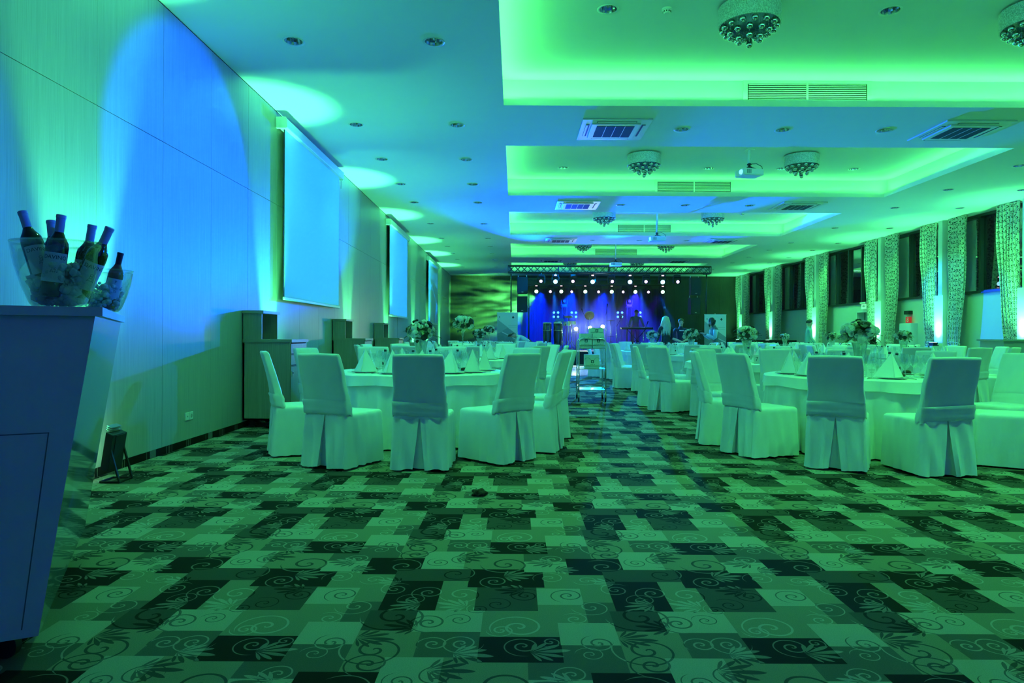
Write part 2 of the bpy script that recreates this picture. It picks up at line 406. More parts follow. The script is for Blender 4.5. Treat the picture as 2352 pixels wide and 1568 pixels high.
for j in range(len(ys)-1):
    for i in range(len(xs)-1):
        if (i, j) in done: continue
        t = grid[j][i]; i2 = i
        while i2+1 < len(xs)-1 and grid[j][i2+1] == t and (i2+1, j) not in done: i2 += 1
        j2 = j
        while j2+1 < len(ys)-1 and all(grid[j2+1][q] == t and (q, j2+1) not in done for q in range(i, i2+1)): j2 += 1
        for q in range(i, i2+1):
            for p in range(j, j2+1): done.add((q, p))
        TILE.append((xs[i], xs[i2+1], ys[j], ys[j2+1], t))
fb = MB()
for cx in range(-4, 12):
    for cy in range(-4, 30):
        for (a, b, c, d, t) in TILE:
            x0, x1, y0, y1 = max(a+cx, XL), min(b+cx, XR), max(c + cy*PYY, YF), min(d + cy*PYY, YB)
            if x1 - x0 < 1e-4 or y1 - y0 < 1e-4: continue
            fb.cur = t; fb.quad((x0, y0, 0), (x1, y0, 0), (x1, y1, 0), (x0, y1, 0))
floor = struct(fb.build('floor', mats=CARPET, fix=False))
# glossy dance floor in front of the stage, set into the carpet
m, t, b = newmat('dance_floor'); sp = t.sep(t.pos())
t.l.new(t.mix(t.noise(t.comb(t.m('MULTIPLY', sp[0], 3.0), t.m('MULTIPLY', sp[1], 30.0)), 1.0, 3.0), (.22, .22, .24), (.34, .34, .36)), b.inputs['Base Color']); b.inputs['Roughness'].default_value = .16
df = MB().box((3.6, 22.65, .006), (6.0, 5.5, .012)).build('floor_dance', m); struct(df)

# ---- ceiling with five coffers and recessed downlights
bm = bmesh.new(); edges = []
def loop(pts):
    v = [bm.verts.new(p) for p in pts]
    for i in range(len(v)): edges.append(bm.edges.new((v[i], v[(i+1) % len(v)])))
def circ(x, y, z, r, n=20): return [(x + r*math.cos(2*PI*i/n), y + r*math.sin(2*PI*i/n), z) for i in range(n)]
loop([(XL, YF, ZC), (XR, YF, ZC), (XR, YB, ZC), (XL, YB, ZC)])
for (a, b_) in TRAYS: loop([(TX0, a, ZC), (TX1, a, ZC), (TX1, b_, ZC), (TX0, b_, ZC)])
for (x, y) in DL: loop(circ(x, y, ZC, .095))
bmesh.ops.triangle_fill(bm, use_beauty=True, edges=edges, normal=(0, 0, -1))
cb = MB(); cb.bm(bm)
TDL = {1: [(1.0, 7.45), (4.08, 7.45)], 2: [(1.0, 14.45), (2.54, 14.45), (4.08, 14.45), (5.62, 14.45), (7.16, 14.45)]}
for k, (a, b_) in enumerate(TRAYS):
    def ring(x0, x1, y0, y1, z): return [(x0, y0, z), (x1, y0, z), (x1, y1, z), (x0, y1, z)]
    r0 = ring(TX0, TX1, a, b_, ZC); r1 = ring(TX0, TX1, a, b_, ZC + LIP)
    r2 = ring(TX0-LEDGE, TX1+LEDGE, a-LEDGE, b_+LEDGE, ZC + LIP); r3 = ring(TX0-LEDGE, TX1+LEDGE, a-LEDGE, b_+LEDGE, ZI)
    for A, B in ((r0, r1), (r1, r2), (r2, r3)):
        for i in range(4): cb.quad(A[i], A[(i+1) % 4], B[(i+1) % 4], B[i])
    bm = bmesh.new(); edges = []; loop(r3)
    for (x, y) in TDL.get(k, []): loop(circ(x, y, ZI, .095))
    bmesh.ops.triangle_fill(bm, use_beauty=True, edges=edges, normal=(0, 0, -1)); cb.bm(bm)
ceiling = struct(cb.build('ceiling', M_white, fix=False))

# ---- left wall: veneer boards with open joints
wl = struct(MB().box((XL - .06, (YF+YB)/2, ZC/2), (.1, YB-YF, ZC)).build('wall_left', M_joint))
def board_mesh(name, sy, sz, m):
    return MB().box((0, 0, 0), (.012, sy, sz)).build(name, m)
j0 = 6.546 - 1.04*10; n = 0; proto = {}
for i in range(40):
    y0, y1 = j0 + 1.04*i, j0 + 1.04*(i+1)
    y0, y1 = max(y0, YF), min(y1, YB)
    if y1 - y0 < .05: continue
    for z0, z1 in ((.07, 2.995), (3.0, ZC - .012)):
        key = (round(y1-y0, 3), z0)
        if key not in proto:
            o = board_mesh('panel', y1-y0-.004, z1-z0, M_oak); proto[key] = o.data
        else: o = mesh_obj('panel', proto[key])
        o.parent = wl; o.location = (XL - .002, (y0+y1)/2, (z0+z1)/2)
bl = struct(MB().box((XL + .006, (YF+YB)/2, .035), (.012, YB-YF, .07)).build('baseboard_left', CARPET[0]))
# ---- back wall
wb = struct(MB().box(((XL+XR)/2, YB + .06, ZC/2), (XR-XL, .1, ZC)).build('wall_back', M_joint))
for i in range(13):
    x0 = XL + i*1.17
    for z0, z1 in ((.07, 2.2), (2.205, ZC)):
        key = ('b', z0)
        if key not in proto: proto[key] = MB().box((0, 0, 0), (1.166, .012, z1-z0)).build('panel', M_dark); o = proto[key]; proto[key] = o.data
        else: o = mesh_obj('panel', proto[key])
        o.parent = wb; o.location = (x0 + .585, YB + .002, (z0+z1)/2)
wf = struct(MB().box(((XL+XR)/2, YF - .05, ZC/2), (XR-XL, .1, ZC)).build('wall_front', M_plast))
# ---- right wall: plaster up to the sill, windows above, a door niche
DY0, DY1, DZ, SILL = 22.35, 23.6, 2.06, 2.30
rb = MB()
rb.box((XR + .1, (YF+DY0)/2, SILL/2), (.2, DY0-YF, SILL)); rb.box((XR + .1, (DY1+YB)/2, SILL/2), (.2, YB-DY1, SILL)); rb.box((XR + .1, (DY0+DY1)/2, (DZ+SILL)/2), (.2, DY1-DY0, SILL-DZ))
rb.box((XR + .32, (DY0+DY1)/2, DZ/2), (.04, DY1-DY0, DZ))
wr = struct(rb.build('wall_right', M_plast))
br = struct(MB().box((XR - .006, (YF+DY0)/2, .05), (.012, DY0-YF, .1)).build('baseboard_right', CARPET[0]))
# door leaf in the niche
d1 = struct(MB().box((XR + .27, (DY0+DY1)/2, DZ/2), (.05, DY1-DY0-.1, DZ-.06)).build('door_1', mat('door_grey', (.5, .5, .47), .5)))
MB().tube([(XR + .24, DY0+.2, 1.05), (XR + .20, DY0+.2, 1.05), (XR + .20, DY0+.32, 1.05)], .011).build('door_handle', M_steel, d1, True)
fb = MB()
for y in (DY0+.02, DY1-.02): fb.box((XR + .1, y, DZ/2), (.26, .05, DZ))
fb.box((XR + .1, (DY0+DY1)/2, DZ-.02), (.26, DY1-DY0, .05)); fb.build('door_frame', mat('door_frame_white', (.7, .7, .67), .5), d1)
# windows: one band of framed panes between pilasters
WY = [11.9] + PIL[:] + [YB]
wn = 0
for i in range(len(WY)-1):
    y0, y1 = WY[i], WY[i+1]
    if y1 - y0 < .3: continue
    wn += 1
    fr = MB(); th = .07
    fr.box((XR + .08, (y0+y1)/2, SILL + th/2), (.16, y1-y0, th)); fr.box((XR + .08, (y0+y1)/2, ZC - th/2), (.16, y1-y0, th))
    w_ = struct(fr.build('window_%d' % wn, M_alu))
    MB().box((XR + .02, (y0+y1)/2, SILL + .015), (.12, y1-y0, .03)).build('window_sill', M_alu, w_)
    k = max(2, round((y1-y0)/1.0)); st = (y1-y0)/k
    for q in range(k+1):
        yy = y0 + q*st
        if q not in (0, k): MB().box((XR + .08, yy, (SILL+ZC)/2), (.14, .075, ZC-SILL-2*th)).build('mullion', M_alu, w_)
    for q in range(k):
        MB().box((XR + .10, y0 + (q+.5)*st, (SILL+ZC)/2), (.012, st-.075, ZC-SILL-2*th)).build('pane', M_pane, w_)
struct(MB().box((XR + .1, (YF+11.9)/2, (SILL+ZC)/2), (.2, 11.9-YF, ZC-SILL)).build('wall_right_upper', M_plast))
# night sky block outside keeps the panes dark
# pilasters with slim columns and a low plinth for the lamps
for n_, y in enumerate(PIL):
    p = MB(); p.box((XR - .2, y, SILL/2), (.4, .37, SILL)); p.box((XR - .18, y, (SILL+ZC)/2), (.36, .17, ZC-SILL))
    o = struct(p.build('trim_%d' % (n_+1), mat('pilaster_paint', (.70, .70, .66), .8, var=.04, scale=60, bump=.15)))
    MB().box((XR - .54, y, .47), (.27, .34, .94)).build('plinth', M_plast, o)
# ---- curtains
M_cur = curtain_mat()
def curtain_mesh(name, side, seed):
    r = random.Random(seed); NU, NV = 84, 26; folds = 6.5
    bm = bmesh.new(); uvl = bm.loops.layers.uv.new('UVMap'); V = []; ph = r.random()*6
    z0, z1 = .12, ZC - .01
    for j in range(NV):
        z = z0 + (z1-z0)*j/(NV-1)
        if z > 1.05: wd = .46 + .26*min(1, (z-1.05)/2.2)**.8
        else: wd = .46 + .16*min(1, (1.05-z)/.5)
        amp = .055*(.75 + .25*z/z1)*(wd/.7)
        tie = math.exp(-((z-1.0)/.10)**2)
        for i in range(NU):
            u = i/(NU-1)
            a = u*folds*2*PI + ph + .5*math.sin(z*1.3 + u*4)
            y = (u*wd if side > 0 else -u*wd) + .012*math.sin(a*2+z)
            x = amp*math.sin(a)*(1-.5*tie) + .015*math.sin(z*3+u*7) - .03*tie
            V.append(bm.verts.new((x, y, z)))
    for j in range(NV-1):
        for i in range(NU-1):
            f = bm.faces.new((V[j*NU+i], V[j*NU+i+1], V[(j+1)*NU+i+1], V[(j+1)*NU+i])); f.smooth = True
            for lp, (a, b) in zip(f.loops, ((i, j), (i+1, j), (i+1, j+1), (i, j+1))):
                lp[uvl].uv = (a/(NU-1)*1.15, b/(NV-1)*(z1-z0))
    me = bpy.data.meshes.new(name); bm.to_mesh(me); bm.free(); me.materials.append(M_cur)
    return me
cmn, cmf = curtain_mesh('curtain', -1, 3), curtain_mesh('curtain', 1, 5)
CN = ['behind the bar', 'before the red sign', 'after the red sign', 'past the exit door', 'behind the black table', 'in the far corner']
def tieback(parent, sgn):
    MB().tube([(-.10 + .1*abs(math.cos(a)), sgn*.23 + .25*math.cos(a), 1.0 + .05*math.sin(a)) for a in [2*PI*k/14 for k in range(15)]], .012, 6).build('tie_band', M_cur, parent, True)
for i, y in enumerate(PIL):
    for me, off, side, wd in ((cmn, -.26, -1, 'hall side'), (cmf, .24, 1, 'stage side')):
        c_ = mesh_obj('curtain', me, loc=(XR - .30, y + off, 0))
        tag(c_, 'scroll print window curtain at the pilaster %s, %s' % (CN[i], wd), 'curtain', 'scroll print curtains')
        tieback(c_, side)
# uplight heads standing on the plinths and behind the sideboards
def uplight_mesh():
    a = MB(); a.box((0, 0, .012), (.16, .24, .02))
    for s in (-1, 1): a.box((0, s*.125, .05), (.03, .012, .08))
    b = MB(); b.bbox((0, 0, .07), (.13, .22, .05), .01)
    for k in range(5): b.box((-.05 + .025*k, 0, .035), (.008, .2, .03))
    l = MB().box((0, 0, .0965), (.10, .19, .004))
    return a, b, l
M_lampw = mat('lamp_mint', (.8, 1, .9), .3, emit=(.35, 1, .6), es=12)
ub, uh, ul = (q for q in uplight_mesh())
ubm = ub.build('bracket', M_black); uhm = uh.build('housing', M_black); ulm = ul.build('lens', M_lampw)
UPM = [ubm.data, uhm.data, ulm.data]
for o in (ubm, uhm, ulm): bpy.data.objects.remove(o)
def uplight(loc, label, group):
    t_ = thing('uplight', label, 'lamp', loc, 0, group)
    for n_, me in zip(('bracket', 'housing', 'lens'), UPM): mesh_obj(n_, me, t_)
    return t_
for i, y in enumerate(PIL):
    uplight((XR - .54, y, .94), 'black uplight on the plinth of the pilaster %s' % CN[i], 'pilaster uplights')
SB = [8.45, 12.6, 16.3]
UPN = ['', 'behind the first sideboard', 'behind the second sideboard', 'behind the third sideboard', 'past the second screen', 'before the third screen', 'past the third screen']
for i, y in enumerate(UPL):
    if i == 0: continue
    uplight((XL + .20, y, 0), 'black floor uplight at the wood wall %s' % UPN[i], 'wall uplights')

# ================================================================== sideboards
M_oak2 = wood('sideboard_veneer', (.24, .20, .14), (.44, .39, .28), .4, freq=240)
M_edge = mat('sideboard_edge', (.34, .29, .2), .4)
def sideboard(y, label):
    t_ = thing('sideboard', label, 'sideboard', (XL + .02, y, 0), 0, 'sideboards along the wood wall')
    W, D, H0, H1, H2 = .58, .66, .10, 1.06, 1.42
    b = MB(); b.box((W/2, .009, (H0+H1)/2), (W, .018, H1-H0)); b.box((W/2, D-.009, (H0+H1)/2), (W, .018, H1-H0)); b.box((W/2, D/2, H0+.009), (W, D, .018)); b.box((.009, D/2, (H0+H1)/2), (.018, D, H1-H0))
    b.build('body', M_oak2, t_)
    MB().box((W/2 + .012, D/2, H1+.019), (W+.03, D+.02, .038)).build('worktop', M_edge, t_)
    dz = [(1.045, .905), (.90, .765), (.76, .12)]
    for k, (a, c) in enumerate(dz):
        d = MB().box((W+.001, D/2, (a+c)/2), (.018, D-.04, a-c)).build('drawer' if k < 2 else 'door', M_oak2, t_)
        if k < 2: MB().box((W+.012, D/2, c+.012), (.006, D-.06, .012)).build('grip_rail', M_joint, d)
        else:
            MB().box((W+.013, .07, a-.09), (.006, .025, .07)).build('lock_plate', M_steel, d); MB().lathe([(.0, .0), (.009, 0), (.009, .006), (0, .006)], 10, c=(W+.016, .07, a-.08), M=Matrix.Rotation(PI/2, 3, 'Y')).build('keyhole', M_black, d)
    h = MB(); z0 = H1+.038
    h.box((.115, .009, (z0+H2)/2), (.23, .018, H2-z0)); h.box((.115, .56, (z0+H2)/2), (.23, .018, H2-z0)); h.box((.009, .285, (z0+H2)/2), (.018, .56, H2-z0))
    hu = h.build('hutch', M_oak2, t_)
    MB().box((.125, .285, H2+.018), (.26, .60, .036)).build('hutch_top', M_edge, hu)
    for (x, yy) in ((.08, .08), (W-.08, .08), (.08, D-.08), (W-.08, D-.08)):
        c = MB(); c.lathe([(.0, -.012), (.04, -.012), (.04, .012), (0, .012)], 14, c=(x+.015, yy, .04), M=Matrix.Rotation(PI/2, 3, 'X')); c.box((x, yy, .085), (.045, .03, .03)); c.build('castor', M_black, t_)
    return t_
SBL = ['wood veneer sideboard with open hutch holding a small cup', 'wood veneer sideboard below the far edge of the first projection screen', 'wood veneer sideboard nearest the stage']
for y, l in zip(SB, SBL): sideboard(y, l)
cupo = MB().lathe([(0, 0), (.026, 0), (.028, .06), (.025, .075), (.03, .10), (.026, .10), (.022, .07), (.024, .008), (0, .008)], 16, flute=8, fl=.03).build('cup', mat('cup_cream', (.6, .58, .5), .5), None, True)
cupo.location = (XL + .14, SB[0] + .14, 1.098); tag(cupo, 'small cream cup standing in the sideboard hutch', 'cup')
# wall sockets
so = thing('wall_socket', 'white double wall socket on the wood wall beside the bar', 'socket', (XL + .005, on_x(432, 955, XL).y, on_x(432, 955, XL).z))
for k in (-1, 1):
    p = MB().bbox((.004, k*.042, 0), (.012, .08, .08), .003).build('plate', M_wplast, so)
    MB().lathe([(0, 0), (.02 if k > 0 else .008, 0), (.02 if k > 0 else .008, .003), (0, .003)], 14, c=(.0105, k*.042, 0), M=Matrix.Rotation(PI/2, 3, 'Y')).build('outlet', mat('socket_grey', (.35, .35, .34), .5), p)
# floodlight leaning at the wall behind the bar
f0 = thing('floodlight', 'black floodlight on a folding foot against the wood wall', 'lamp', (XL + .24, 5.36, 0), 0)
Mx = Matrix.Rotation(math.radians(14), 3, 'Y')
b = MB(); b.bbox((0, 0, .24), (.10, .24, .30), .012, Mx.to_4x4()); b.box((.055, 0, .28), (.03, .15, .18), Mx)
b.build('housing', M_black, f0)
MB().box((-.047, 0, .26), (.008, .2, .24), Mx).build('lens', M_lampw, f0)
f0.scale = (.62, .8, 1.0)
fn = MB()
for k in range(3): fn.box((.0 + .003*k, 0, .405 + .014*k), (.07, .16, .006), Mx)
fn.build('cooling_fins', M_steel, f0)
for s in (-1, 1): MB().box((.10, s*.11, .13), (.02, .02, .28), Matrix.Rotation(math.radians(-24), 3, 'Y')).build('leg', M_black, f0)
MB().tube([(-.09, -.11, .01), (-.09, .11, .01), (.15, .11, .01), (.15, -.11, .01), (-.09, -.11, .01)], .009, 6).build('foot', M_black, f0)

# ================================================================== bar with ice buckets
M_bar = mat('bar_laminate', (.55, .54, .60), .35, var=.02, scale=4)
M_gloss = mat('bar_gloss_side', (.28, .29, .29), .05, var=.02, spec=.9)
M_line = mat('bar_joint', (.12, .11, .12), .5)
BR = math.radians(27); c_, s_ = math.cos(BR), math.sin(BR)
BO = Vector((-1.49, 2.46, 0))       # top corner nearest the hall
def bl_(u, v, z):                   # u along the front towards the left, v back from the corner
    return (BO.x - u*c_ - v*s_, BO.y - u*s_ + v*c_, z)
bar = thing('bar_counter', 'white slanted bar counter with a glossy side, carrying two ice buckets', 'bar', (BO.x, BO.y, 0))
bar_inv = Matrix.Translation(-BO)
BT, BB, BU, BV, TP = 1.215, .10, 1.15, 1.52, .165
pts = [bl_(.02, 0, BT), bl_(BU, 0, BT), bl_(BU, BV, BT), bl_(.02, BV, BT), bl_(.02+TP, .0, BB), bl_(BU, 0, BB), bl_(BU, BV, BB), bl_(.02+TP, BV, BB)]
def local(ps): return [Vector(p) - Vector((BO.x, BO.y, 0)) for p in ps]
q = local(pts)
MB().add(q, [(0, 1, 5, 4), (1, 2, 6, 5), (2, 3, 7, 6), (0, 3, 2, 1), (4, 5, 6, 7)]).build('body', M_bar, bar)
MB().add([q[0], q[3], q[7], q[4]], [(0, 1, 2, 3)]).build('side_panel', M_gloss, bar)
def slab(u0, u1, v0, v1, z0, z1): return local([bl_(u0, v0, z0), bl_(u1, v0, z0), bl_(u1, v1, z0), bl_(u0, v1, z0), bl_(u0, v0, z1), bl_(u1, v0, z1), bl_(u1, v1, z1), bl_(u0, v1, z1)])
BOXF = [(3, 2, 1, 0), (4, 5, 6, 7), (0, 1, 5, 4), (1, 2, 6, 5), (2, 3, 7, 6), (3, 0, 4, 7)]
MB().add(slab(-.005, BU, -.03, BV-.1, BT, BT+.032), BOXF).build('top', M_bar, bar)
def fr(u, z): return Vector(bl_(u, -.0015, z)) - Vector((BO.x, BO.y, 0))
def edge_u(z): return .02 + TP*(BT-z)/(BT-BB)
def strip(p, a, b, w): pass
ln = MB()
zt = .805
for (a, b) in (((edge_u(zt)+.075, zt), (BU, zt)), ((edge_u(zt)+.075, zt), (edge_u(BB+.03)+.05, BB+.03))):
    (ua, za), (ub_, zb) = a, b
    if abs(za-zb) < 1e-6: ln.quad(fr(ua, za-.002), fr(ub_, zb-.002), fr(ub_, zb+.002), fr(ua, za+.002))
    else: ln.quad(fr(ua, za), fr(ua+.004, za), fr(ub_+.004, zb), fr(ub_, zb))
ln.build('door_gap', M_line, bar)
for (u, v) in ((.30, .12), (BU-.2, .12), (.3, BV-.15)):
    p = Vector(bl_(u, v, 0)) - Vector((BO.x, BO.y, 0))
    a = MB(); a.lathe([(0, -.015), (.042, -.015), (.042, .015), (0, .015)], 14, c=p + Vector((.01, 0, .042)), M=Matrix.Rotation(PI/2, 3, 'X')); a.box(p + Vector((0, 0, .085)), (.05, .035, .04)); a.build('castor', M_black, bar)
BZ = BT + .032
M_acr = clear('clear_acrylic', (.93, .96, .95), .95, .02, .07)
def bucket(loc, s, label):
    t_ = thing('ice_bucket', label, 'ice bucket', loc, 0, 'clear ice buckets on the bar')
    pr = [(.0, .004), (.082, .004), (.098, .02), (.128, .09), (.152, .17), (.163, .23), (.166, .252), (.163, .252), (.158, .23), (.147, .17), (.123, .092), (.094, .026), (.08, .012), (0, .012)]
    MB().lathe([(r*s, z*s) for r, z in pr], 40, sx=1.0, sy=.82).build('bowl', M_acr, t_, True)
    rim = MB().tube([(.1645*s*math.cos(a), .1645*.82*s*math.sin(a), .252*s) for a in [2*PI*k/40 for k in range(41)]], .0035*s, 6, False).build('rim', M_acr, t_, True)
    return t_
B1 = at_y(134, 697, 2.62); B1 = Vector((B1.x, 2.62, BZ)); B2 = at_y(238, 700, 2.98); B2 = Vector((B2.x, 2.98, BZ))
bucket(B1, 1.0, 'large clear ice bucket holding five white wine bottles')
bucket(B2, .72, 'small clear ice bucket holding one rose wine bottle')
def ice(loc, s, n, label, seed):
    r = random.Random(seed); a = MB()
    for k in range(n):
        h = r.random()**1.2; z = .022 + .15*h; an = r.random()*2*PI
        if z > .10 and math.cos(an) < -.2: z *= .7
        rr = (.076 + .36*z)*.88*math.sqrt(r.random())*s
        bm = bmesh.new(); bmesh.ops.create_icosphere(bm, subdivisions=1, radius=(.007 + .010*r.random())*s*1.2)
        for v in bm.verts: v.co *= .7 + .6*r.random()
        a.bm(bm, Matrix.Translation((loc[0] + rr*math.cos(an), loc[1] + rr*math.sin(an)*.8, loc[2] + z*s)))
    o = a.build('crushed_ice', M_ice, None, True); tag(o, label, 'ice', kind='stuff'); return o
m, t, b = newmat('ice'); M_ice = m
b.inputs['Base Color'].default_value = (.85, .92, .92, 1); b.inputs['Roughness'].default_value = .15; b.inputs['Transmission Weight'].default_value = .45; b.inputs['IOR'].default_value = 1.31
t.l.new(t.bump(t.noise(t.coord(), 90.0), .5), b.inputs['Normal'])
ice(B1, 1.0, 330, 'crushed ice filling the large ice bucket', 1)
ice(B2, .72, 260, 'crushed ice filling the small ice bucket', 2)
M_bot = mat('bottle_olive_glass', (.012, .014, .004), .06, spec=.8)
M_rose = mat('bottle_rose_glass', (.20, .05, .03), .08, spec=.8)
M_cap = mat('capsule_lilac', (.42, .40, .47), .45); M_capd = mat('capsule_black', (.02, .015, .02), .35)
M_lab = mat('label_paper', (.62, .62, .64), .7, var=.02); M_ink = mat('label_ink', (.04, .04, .05), .7)
def wrap(vs_, rad, z0): return [Vector((rad*math.sin(v.x/rad), -rad*math.cos(v.x/rad), v.y + z0)) for v in vs_]
def bottle(loc, tilt, az, spin, label, glass=None, cap=None, txt='DAVINO', s=1.0):
    t_ = thing('wine_bottle', label, 'bottle', loc, 0, 'wine bottles on ice')
    t_.rotation_euler = (Matrix.Rotation(az, 3, 'Z') @ Matrix.Rotation(tilt, 3, 'Y') @ Matrix.Rotation(spin - az, 3, 'Z')).to_euler(); t_.scale = (s,)*3
    MB().lathe([(0, .006), (.034, .0), (.0375, .006), (.0375, .185), (.035, .205), (.022, .228), (.0148, .245), (.0138, .295), (0, .295)], 28).build('glass_body', glass or M_bot, t_, True)
    MB().lathe([(.0150, .243), (.0152, .244), (.0156, .296), (.0168, .297), (.0168, .308), (.015, .310), (0, .310)], 20).build('capsule', cap or M_cap, t_, True, angle=40)
    lb = MB(); n = 18; a0 = 1.25
    P = []
    for z in (.055, .165):
        for k in range(n+1): a = -a0 + 2*a0*k/n; P.append((.0381*math.sin(a), -.0381*math.cos(a), z))
    L_ = lb.add(P, [(k, k+1, n+1+k+1, n+1+k) for k in range(n)]).build('label', M_lab, t_, True, fix=False)
    tx = MB(); v, f = text_mesh(txt, .021); tx.add(wrap(v, .0385, .147), f)
    tx.build('lettering', M_ink, L_, fix=False)
    # small emblem: a seated winged beast drawn in thin strokes
    em = MB()
    st = [[(-.012, -.012), (.014, -.012)], [(-.01, -.012), (-.008, -.004), (-.002, .0), (.006, -.001), (.012, -.005), (.012, -.012)], [(-.006, 0), (-.004, .008), (.002, .009), (.005, .004), (.0, 0)],
          [(-.004, .008), (-.006, .014), (-.001, .018), (.005, .015), (.005, .010), (0, .009)], [(-.008, -.012), (-.004, -.006), (0, -.012)], [(.004, -.012), (.007, -.006), (.011, -.012)]]
    for pl in st:
        for (x0, y0), (x1, y1) in zip(pl[:-1], pl[1:]):
            d = Vector((x1-x0, y1-y0)); 
            nrm = Vector((-d.y, d.x)).normalized()*.0006
            em.add(wrap([Vector((x0+nrm.x, y0+nrm.y, 0)), Vector((x1+nrm.x, y1+nrm.y, 0)), Vector((x1-nrm.x, y1-nrm.y, 0)), Vector((x0-nrm.x, y0-nrm.y, 0))], .0386, .103), [(0, 1, 2, 3)])
    em.build('emblem', M_ink, L_, fix=False)
    return t_
def bpos(c, dx, dy, dz): return (c.x + dx, c.y + dy, c.z + dz)
fc = math.atan2(B1.x, B1.y)          # labels face the camera
bottle(bpos(B1, -.030, -.02, .075), math.radians(18), PI, -fc + .30, 'white wine bottle leaning to the outer end of the large bucket')
bottle(bpos(B1, .004, -.05, .045), math.radians(7), .1, -fc - .05, 'white wine bottle in the middle of the large bucket, label in full view')
bottle(bpos(B1, .055, .02, .035), math.radians(25), .0, -fc + .3, 'white wine bottle leaning towards the small bucket')
bottle(bpos(B1, -.050, .070, .045), math.radians(7), PI*.9, -fc, 'white wine bottle at the back of the large bucket, between the outer two')
bottle(bpos(B1, .030, .075, .030), math.radians(9), .2, -fc, 'white wine bottle at the back of the large bucket, only its capsule showing')
bottle(bpos(B2, .02, .0, .018), math.radians(12), .1, -math.atan2(B2.x, B2.y) + .2, 'rose wine bottle with black capsule in the small bucket', M_rose, M_capd, 'P', .8)

# ================================================================== screens
M_scr = mat('screen_fabric', (.62, .63, .64), .9, var=.01)
def screen(ya, yb, z0, z1, label):
    t_ = thing('projection_screen', label, 'screen', (XL + .016, (ya+yb)/2, z0), 0, 'roll down projection screens')
    w = yb-ya; h = z1-z0
    MB().box((.075, 0, h/2), (.004, w, h)).build('fabric', M_scr, t_)
    bk = MB().box((.070, 0, h/2), (.004, w+.05, h)).build('black_border', M_black, t_)
    hs = MB().bbox((.075, 0, h+.06), (.13, w+.22, .13), .012).build('housing', M_wplast, t_)
    for s in (-1, 1): MB().bbox((.06, s*(w/2+.11), h+.06), (.14, .05, .16), .008).build('end_cap', M_wplast, hs)
    MB().bbox((.078, 0, -.02), (.03, w+.06, .045), .008).build('bottom_bar', M_wplast, t_)
    MB().tube([(.09, w/2+.08, h-.02), (.09, w/2+.08, h-.18)], .006, 6).build('pull_handle', M_wplast, t_)
    return t_
def sc(px0, px1, pyt, pyb): a = on_x(px0, pyt, XL+.075); b = on_x(px1, 0, XL+.075); c = on_x(px0, pyb, XL+.075); return a.y, b.y, c.z, a.z
for (a, l) in (((652, 779, 297, 682), 'white projection screen lit blue above the first sideboard'), ((894, 937, 516, 722), 'white projection screen lit blue between the second and third sideboards'), ((983.5, 1007.5, 597, 741), 'white projection screen lit blue nearest the stage')):
    ya, yb, z0, z1 = sc(*a); screen(ya, yb, z0, z1, l)

# ================================================================== ceiling fittings
def protos(fn):
    objs = fn(); return objs
# downlights
M_refl = mat('downlight_reflector', (.7, .72, .75), .16, 1.0, var=.25, scale=60)
dp = MB(); dp.shell([(.095, .0), (.118, -.006), (.120, .0)], 24); ringm = dp.build('trim_ring', M_wplast, None, True)
dp = MB(); dp.shell([(.095, -.002), (.090, .03), (.072, .07), (.045, .10)], 24, flute=12, fl=.04); dp.lathe([(.0, .1), (.05, .1), (.05, .102), (0, .102)], 16); refm = dp.build('reflector', M_refl, None, False)
dp = MB(); dp.lathe([(0, .06), (.012, .055), (.018, .08), (.018, .1), (0, .1)], 12); bulbm = dp.build('bulb', mat('bulb_frost', (.7, .7, .7), .3), None, True)
DM = [ringm.data, refm.data, bulbm.data]
for o in (ringm, refm, bulbm): bpy.data.objects.remove(o)
def downlight(x, y, z, label, group):
    t_ = thing('downlight', label, 'downlight', (x, y, z), 0, group)
    for n_, me in zip(('trim_ring', 'reflector', 'bulb'), DM): mesh_obj(n_, me, t_)
for (x, y) in DL:
    if y < 6: continue
    if x < -2: lab = 'round recessed downlight in the ceiling row close to the wood wall'
    elif x < 0: lab = 'round recessed downlight in the ceiling row beside the coffers on the screen side'
    elif x > 10: lab = 'round recessed downlight in the ceiling row close to the curtains'
    elif x > 9: lab = 'round recessed downlight in the ceiling row beside the coffers on the window side'
    else: lab = 'round recessed downlight in the flat strip between two coffers'
    downlight(x, y, ZC, lab, lab.replace('round recessed downlight', 'downlights'))
for k in TDL:
    for (x, y) in TDL[k]: downlight(x, y, ZI, 'round recessed downlight inside the %s coffer' % ('first' if k == 1 else 'second'), 'downlights inside coffer %d' % k)
# air conditioning cassettes
M_grl = mat('cassette_grille', (.035, .04, .04), .8)
def cassette(x, y, label):
    t_ = thing('air_conditioner', label, 'air conditioner', (x, y, ZC), 0, 'ceiling cassettes')
    p = MB(); p.bbox((0, 0, -.012), (1.02, 1.02, .024), .008); p.build('panel', M_wplast, t_)
    g = MB(); g.bbox((0, 0, -.034), (.72, .72, .022), .008); gp = g.build('intake_frame', M_wplast, t_)
    MB().box((0, 0, -.0465), (.56, .56, .004)).build('intake_grille', M_grl, gp)
    for k in range(3): MB().box((-.14 + .14*k, 0, -.0495), (.008, .56, .003)).build('rib', M_wplast, gp)
    for k in range(4):
        Mz = Matrix.Rotation(k*PI/2, 3, 'Z')
        MB().box(Mz @ Vector((0, .415, -.0255)), (.58 if k % 2 == 0 else .055, .055 if k % 2 == 0 else .58, .004)).build('air_slot', M_black, t_)
        MB().box(Mz @ Vector((0, .425, -.032)), (.56 if k % 2 == 0 else .03, .03 if k % 2 == 0 else .56, .004)).build('flap', M_wplast, t_)
